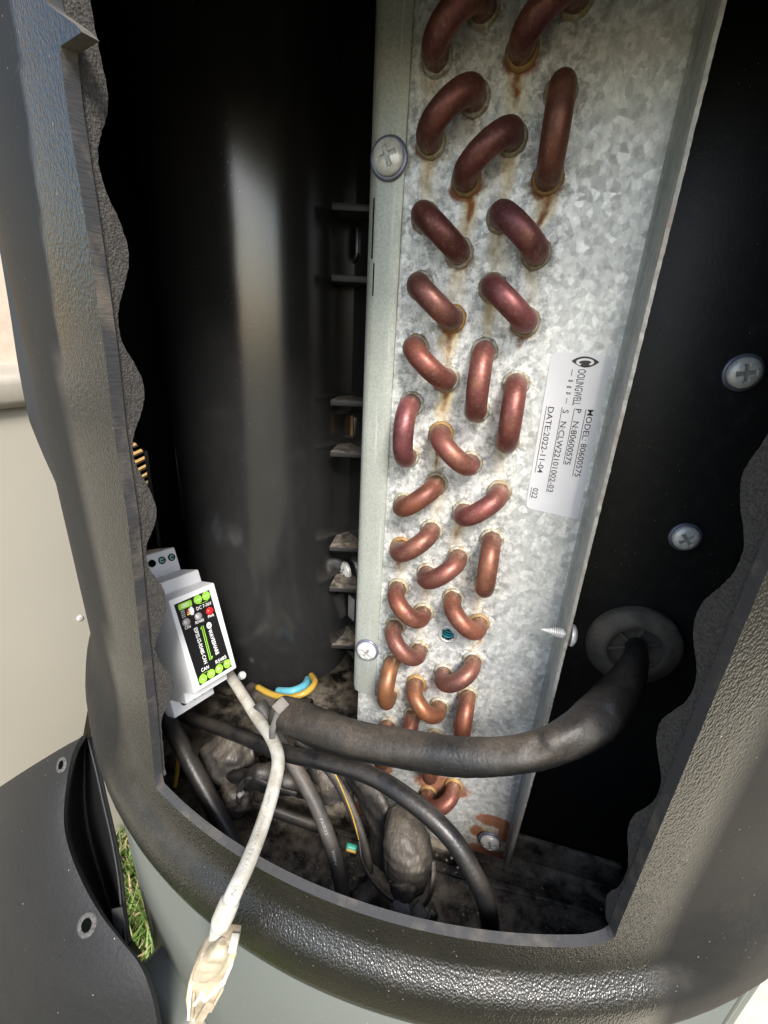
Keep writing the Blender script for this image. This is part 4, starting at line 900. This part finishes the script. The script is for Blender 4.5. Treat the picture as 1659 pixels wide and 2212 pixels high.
sig_ = cable('dusty_signal_cable', [(560, 1520, .225), (610, 1610, .216), (645, 1670, .210), (685, 1745, .206), (715, 1825, .203), (733, 1890, .203), (742, 1945, .205), (744, 1990, .208)], .0033, M_GCABLE, 'dusty dark grey cable with worn white print running straight to the tray')
cable('flat_grey_lead', [(640, 1600, .225), (700, 1652, .221), (738, 1705, .219), (768, 1770, .217), (788, 1835, .216), (796, 1880, .216)], .0026, M_GCABLE, 'thin dusty lead with a yellow edge beside the flat wrap', flat=[(1.2, .8)] * 6)
cable('yellow_wire', [(712, 1655, .2175), (726, 1676, .2165), (742, 1712, .2155), (762, 1765, .2145), (778, 1825, .2145)], .00034, M_YEL, 'thin yellow wire along the dusty flat lead', 'wire', 8, 8)
jkp = [text_mesh(s_, at(*a), at(*b), .0014, CAM - at(*a)) for s_, a, b in (('PAIR22', (690, 1770, .2005), (704, 1805, .1995)), ('300V', (716, 1838, .1985), (724, 1872, .1985)))]
link('worn_print', merge(jkp), simple('pale_worn_print', (.3, .31, .33), .6), sig_)

def lump(pts, rads, label, name, seed, wr=.10, flat=None, m=None, cat='wrapped joint', seg=40, n=12):
    r0 = np.random.default_rng(seed); me = tube([at(*p) for p in pts], rads, seg, n, flat); co = np.array([v.co for v in me.vertices]); c = co.mean(0)
    K = [(r0.normal(0, 1, 3) * r0.uniform(140, 520), r0.uniform(0, 6.28), r0.uniform(.4, 1)) for _ in range(12)]
    me.update(); nr = np.array([v.normal for v in me.vertices])
    d = sum(a * (1 - 2 * np.abs(np.sin(co @ k + ph))) / (np.linalg.norm(k) / 200) ** .8 for k, ph, a in K)
    co = co + nr * (d[:, None] * np.mean(rads) * wr * .5)
    for v, p in zip(me.vertices, co): v.co = Vector(p)
    return tag(link(name, me, m or M_WRAP), label, cat)
bulb_ = lump([(868, 1752, .214), (872, 1775, .206), (878, 1810, .200), (882, 1850, .198), (880, 1890, .198), (875, 1915, .199)], [.0050, .0088, .0108, .0112, .0098, .0066], 'big bulb shaped black wrapped joint standing in the tray', 'wrapped_joint', 3, .10, [(1, 1), (1.05, .9), (1.05, .9), (1, 1), (1, 1), (1, .9)])
neck_ = lump([(868, 1896, .1925), (872, 1920, .1915), (874, 1936, .192)], [.0062, .0060, .0046], 'open wrinkled neck at the lower end of the bulb joint', 'joint_neck', 5, .12, None, None, 'wrapped joint')
for k_ in ('label', 'category'): del neck_[k_]
attach(neck_, bulb_)
lump([(440, 1690, .245), (470, 1655, .240), (505, 1625, .240), (545, 1615, .244)], [.0060, .0125, .0135, .0085], 'crumpled black wrapped joint under the controller', 'wrapped_joint', 11, .22)
lump([(500, 1760, .236), (505, 1725, .234), (520, 1690, .234)], [.0070, .0110, .0085], 'small crumpled black wrap low beside the slanting cable', 'wrapped_joint', 14, .2)
lump([(515, 1690, .228), (560, 1678, .222), (620, 1690, .221), (680, 1720, .224)], [.0062, .0098, .0098, .0070], 'torn dusty flap of wrap behind the white cable', 'wrapped_joint', 17, .16, [(1, .7)] * 4, M_SLEEVE)
lump([(690, 1640, .236), (718, 1690, .232), (722, 1730, .230)], [.0080, .0100, .0070], 'smooth black wrapped joint behind the signal cable', 'wrapped_joint', 23, .08)
lump([(742, 1640, .226), (780, 1690, .222), (810, 1740, .219), (828, 1800, .217), (815, 1860, .216)], [.0075, .0105, .0105, .0090, .0060], 'flat dusty wrap lying between the lead and bulb joint', 'flat_wrap', 29, .10, [(1.25, .45)] * 5)
lump([(770, 1900, .213), (785, 1930, .211), (800, 1965, .211), (800, 1995, .212)], [.0075, .0105, .0105, .0090], 'creased black wrap half hidden behind the rim', 'wrapped_joint', 31, .16)
lump([(905, 1960, .208), (905, 1990, .207)], [.0085, .0085], 'dark wrap end tucked under the zip tie heads', 'wrapped_joint', 37, .1)
lump([(665, 1545, .236), (612, 1532, .238), (560, 1510, .242), (535, 1490, .246)], [.0085, .0080, .0066, .005], 'dusty black sleeve bundle under the bulge', 'cable_bundle', 41, .08, None, M_SLEEVE)
# base lead running off under the wraps
cable('tray_lead', [(560, 1740, .236), (640, 1770, .236), (700, 1790, .238)], .0045, M_GCABLE, 'dusty lead lying flat on the tray behind the cables', flat=[(1.2, .6)] * 3)
# zip ties
def tie(head, ring, r, label, m=M_TIE, grp=None):
    t = thing('zip_tie', label, 'zip tie', at(*head[0]), grp)
    h = at(*head[0]); v = CAM - h; v /= np.linalg.norm(v); a = at(*head[1]) - h; a -= v * (a @ v); a /= np.linalg.norm(a); b = np.cross(v, a)
    link('head', box(h, head[2], .0006, (a, b, v)), m, t)
    link('strap', tube([at(*p) for p in ring], r, 10, 10, [(1.0, .45)] * len(ring)), m, t); return t
tie(((606, 1524, .1985), (620, 1510, .1985), (.0062, .0052, .0045)), [(606, 1524, .1985), (596, 1552, .1985), (588, 1580, .1985), (588, 1604, .202)], .0015, 'grey zip tie bundling the white cable and sleeve', M_GTIE)
link_ = [(768, 1838, .208), (768, 1812, .209), (778, 1856, .205), (800, 1900, .196), (835, 1938, .191), (868, 1950, .190)]
tie(((868, 1962, .1875), (872, 1985, .1875), (.0062, .0068, .0062)), [(775, 1815, .206), (782, 1860, .201), (806, 1905, .194), (838, 1938, .190), (868, 1956, .189)], .0013, 'black zip tie with its head under the bulb joint')
tie(((905, 1972, .190), (918, 1955, .190), (.0058, .0064, .0062)), [(905, 1968, .190), (926, 1940, .1905), (936, 1900, .192), (937, 1860, .196)], .0012, 'black zip tie round the right side of bulb joint')
tie(((520, 1715, .2225), (530, 1705, .2225), (.0040, .0030, .003)), [(515, 1735, .224), (520, 1700, .2215), (545, 1683, .2165), (590, 1700, .2135), (640, 1716, .2155)], .0016, 'thin black tie looped over the torn flap')
ew = thing('earth_wire', 'short green and yellow earth wire stub near the tray', 'wire', at(760, 1832, .212))
link('green_half', tube([at(748, 1828, .2105), at(770, 1834, .2105)], .0016, 14, 4), M_EARTH, ew); link('yellow_half', tube([at(748, 1834, .2095), at(769, 1840, .2095)], .0009, 12, 4), M_YEL, ew)
cable('ochre_wire_loop', [(556, 1484, .240), (590, 1501, .230), (628, 1506, .225), (662, 1495, .226), (680, 1474, .234), (672, 1458, .246)], .0016, M_YEL, 'ochre wire loop below the moulded bulge', 'wire', 10)
cable('blue_wire', [(600, 1494, .240), (632, 1494, .236), (658, 1482, .242), (666, 1468, .252)], .0024, M_CYAN, 'pale blue wire behind the ochre loop', 'wire', 10)
cable('ochre_side_wire', [(372, 1560, .252), (384, 1640, .248), (378, 1700, .247)], .0012, M_YEL, 'ochre wire behind the slanting black cable', 'wire', 8)
hd = at(523, 1459, .262)
tag(put(SCREW, 'white_rivet', M_INKW, None, hd, CAM - hd, .45), 'small white rivet at the foot of the bulge', 'rivet')

# ================================================================== REMOVED COVER leaning at lower left
cov = thing('access_cover', 'removed dark grey plastic access cover leaning at lower left', 'cover', at(100, 2150, .25))
edge = [(186, 1592), (166, 1630), (150, 1700), (145, 1776), (158, 1838), (190, 1915), (228, 1980), (271, 2035), (311, 2084), (333, 2134), (346, 2190), (356, 2270), (366, 2360)]
ek = [.262, .262, .258, .250, .243, .235, .228, .222, .217, .214, .213, .213, .214]
topl = [(-55, 1735), (-35, 1780), (-30, 1830), (-30, 1880), (-30, 1930), (-30, 1990), (-30, 2040), (-30, 2085), (-30, 2130), (-30, 2175), (-30, 2220), (-30, 2290), (-30, 2370)]
E1 = catmull([at(x, y, k) for (x, y), k in zip(edge, ek)], 5)
T1 = catmull([at(x, y, k + .045) for (x, y), k in zip([(8, 1702), (-6, 1728), (-20, 1780), (-35, 1830), (-50, 1890), (-60, 1960), (-60, 2020), (-60, 2070), (-60, 2115), (-60, 2165), (-60, 2215), (-60, 2290), (-60, 2370)], ek)], 5)
rows = []
for i, (a, b) in enumerate(zip(T1, E1)):
    f = min(1, i / 10); nv_ = CAM - (a + b) / 2; nv_ /= np.linalg.norm(nv_)
    rows.append([a * (1 - s) + b * s + nv_ * .020 * math.sin(math.pi * s) ** .9 * (.2 + .8 * f) for s in np.linspace(0, 1, 22)])
v_, f_ = grid(rows); me = pyd('front', v_, f_); me = solid(me, .0030, -1, 0); auto(me, 45); skin = link('outer_skin', me, M_COVER, cov)
far = [(190, 1594), (197, 1622), (210, 1675), (222, 1730), (235, 1785), (246, 1838), (256, 1900), (262, 1961), (268, 2005), (273, 2038)]
E2 = catmull([at(x, y, k) for (x, y), k in zip(far, np.linspace(.268, .232, 10))], 6)
E1b = [E1[int(round(t))] for t in np.linspace(0, 35, len(E2))]
rows = []
for a, b in zip(E1b, E2):
    dv = (a + b) / 2 - CAM; dv /= np.linalg.norm(dv); rows.append([a * (1 - s) + b * s + dv * (.045 * math.sin(math.pi * s) ** .8 + .002) for s in np.linspace(0, 1, 14)])
v_, f_ = grid(rows); me = pyd('inner', v_, f_); me = solid(me, .0025, 1, 0); link('inner_skin', me, M_COVIN, cov)
rim_ = tube(E2[:], .0006, 8, 1, None, 0, False); link('far_edge', rim_, M_COVER, cov)
for (px, py, rr) in ((133, 1652, .0034), (188, 1998, .0042)):
    sk = skin.data; dvec = ray(px, py); best = None
    o_ = Vector(CAM); dd = Vector(dvec).normalized()
    from mathutils.bvhtree import BVHTree
    bv = BVHTree.FromPolygons([v.co for v in sk.vertices], [list(p.vertices) for p in sk.polygons]); hit = bv.ray_cast(o_, dd)
    if hit[0] is None: continue
    n_ = hit[1] if hit[1].dot(-dd) > 0 else -hit[1]; q = n_.to_track_quat('Z', 'Y').to_matrix(); ex, ey, ez = [np.array(q.col[i]) for i in range(3)]
    ring = link('screw_hole_rim', lathe([(rr * 1.25, -.0008), (rr * 1.2, .0006), (rr * .72, .0006), (rr * .66, .0002)], 32, np.array(hit[0]), (ex, ey, ez)), simple('scuffed_ring', (.075, .073, .07), .8, 0, .6, 900), cov)
    link('screw_hole', lathe([(rr * .74, .0004), (rr * .60, .0004), (.0001, .0004)], 28, np.array(hit[0]), (ex, ey, ez)), M_HOLE, ring)
tb_ = [at(x, y, k) for x, y, k in ((236, 1972, .240), (258, 1962, .245), (268, 2010, .240), (272, 2040, .234), (252, 2015, .236))]
link('clear_tab', prism([(0, 0), (.0055, .001), (.0075, -.010), (.0045, -.017), (.001, -.008)], RM[0], -RM[1], RM[2], at(240, 1965, .236), 0, .001, .0003), simple('smoky_tab', (.05, .05, .05), .25), cov)
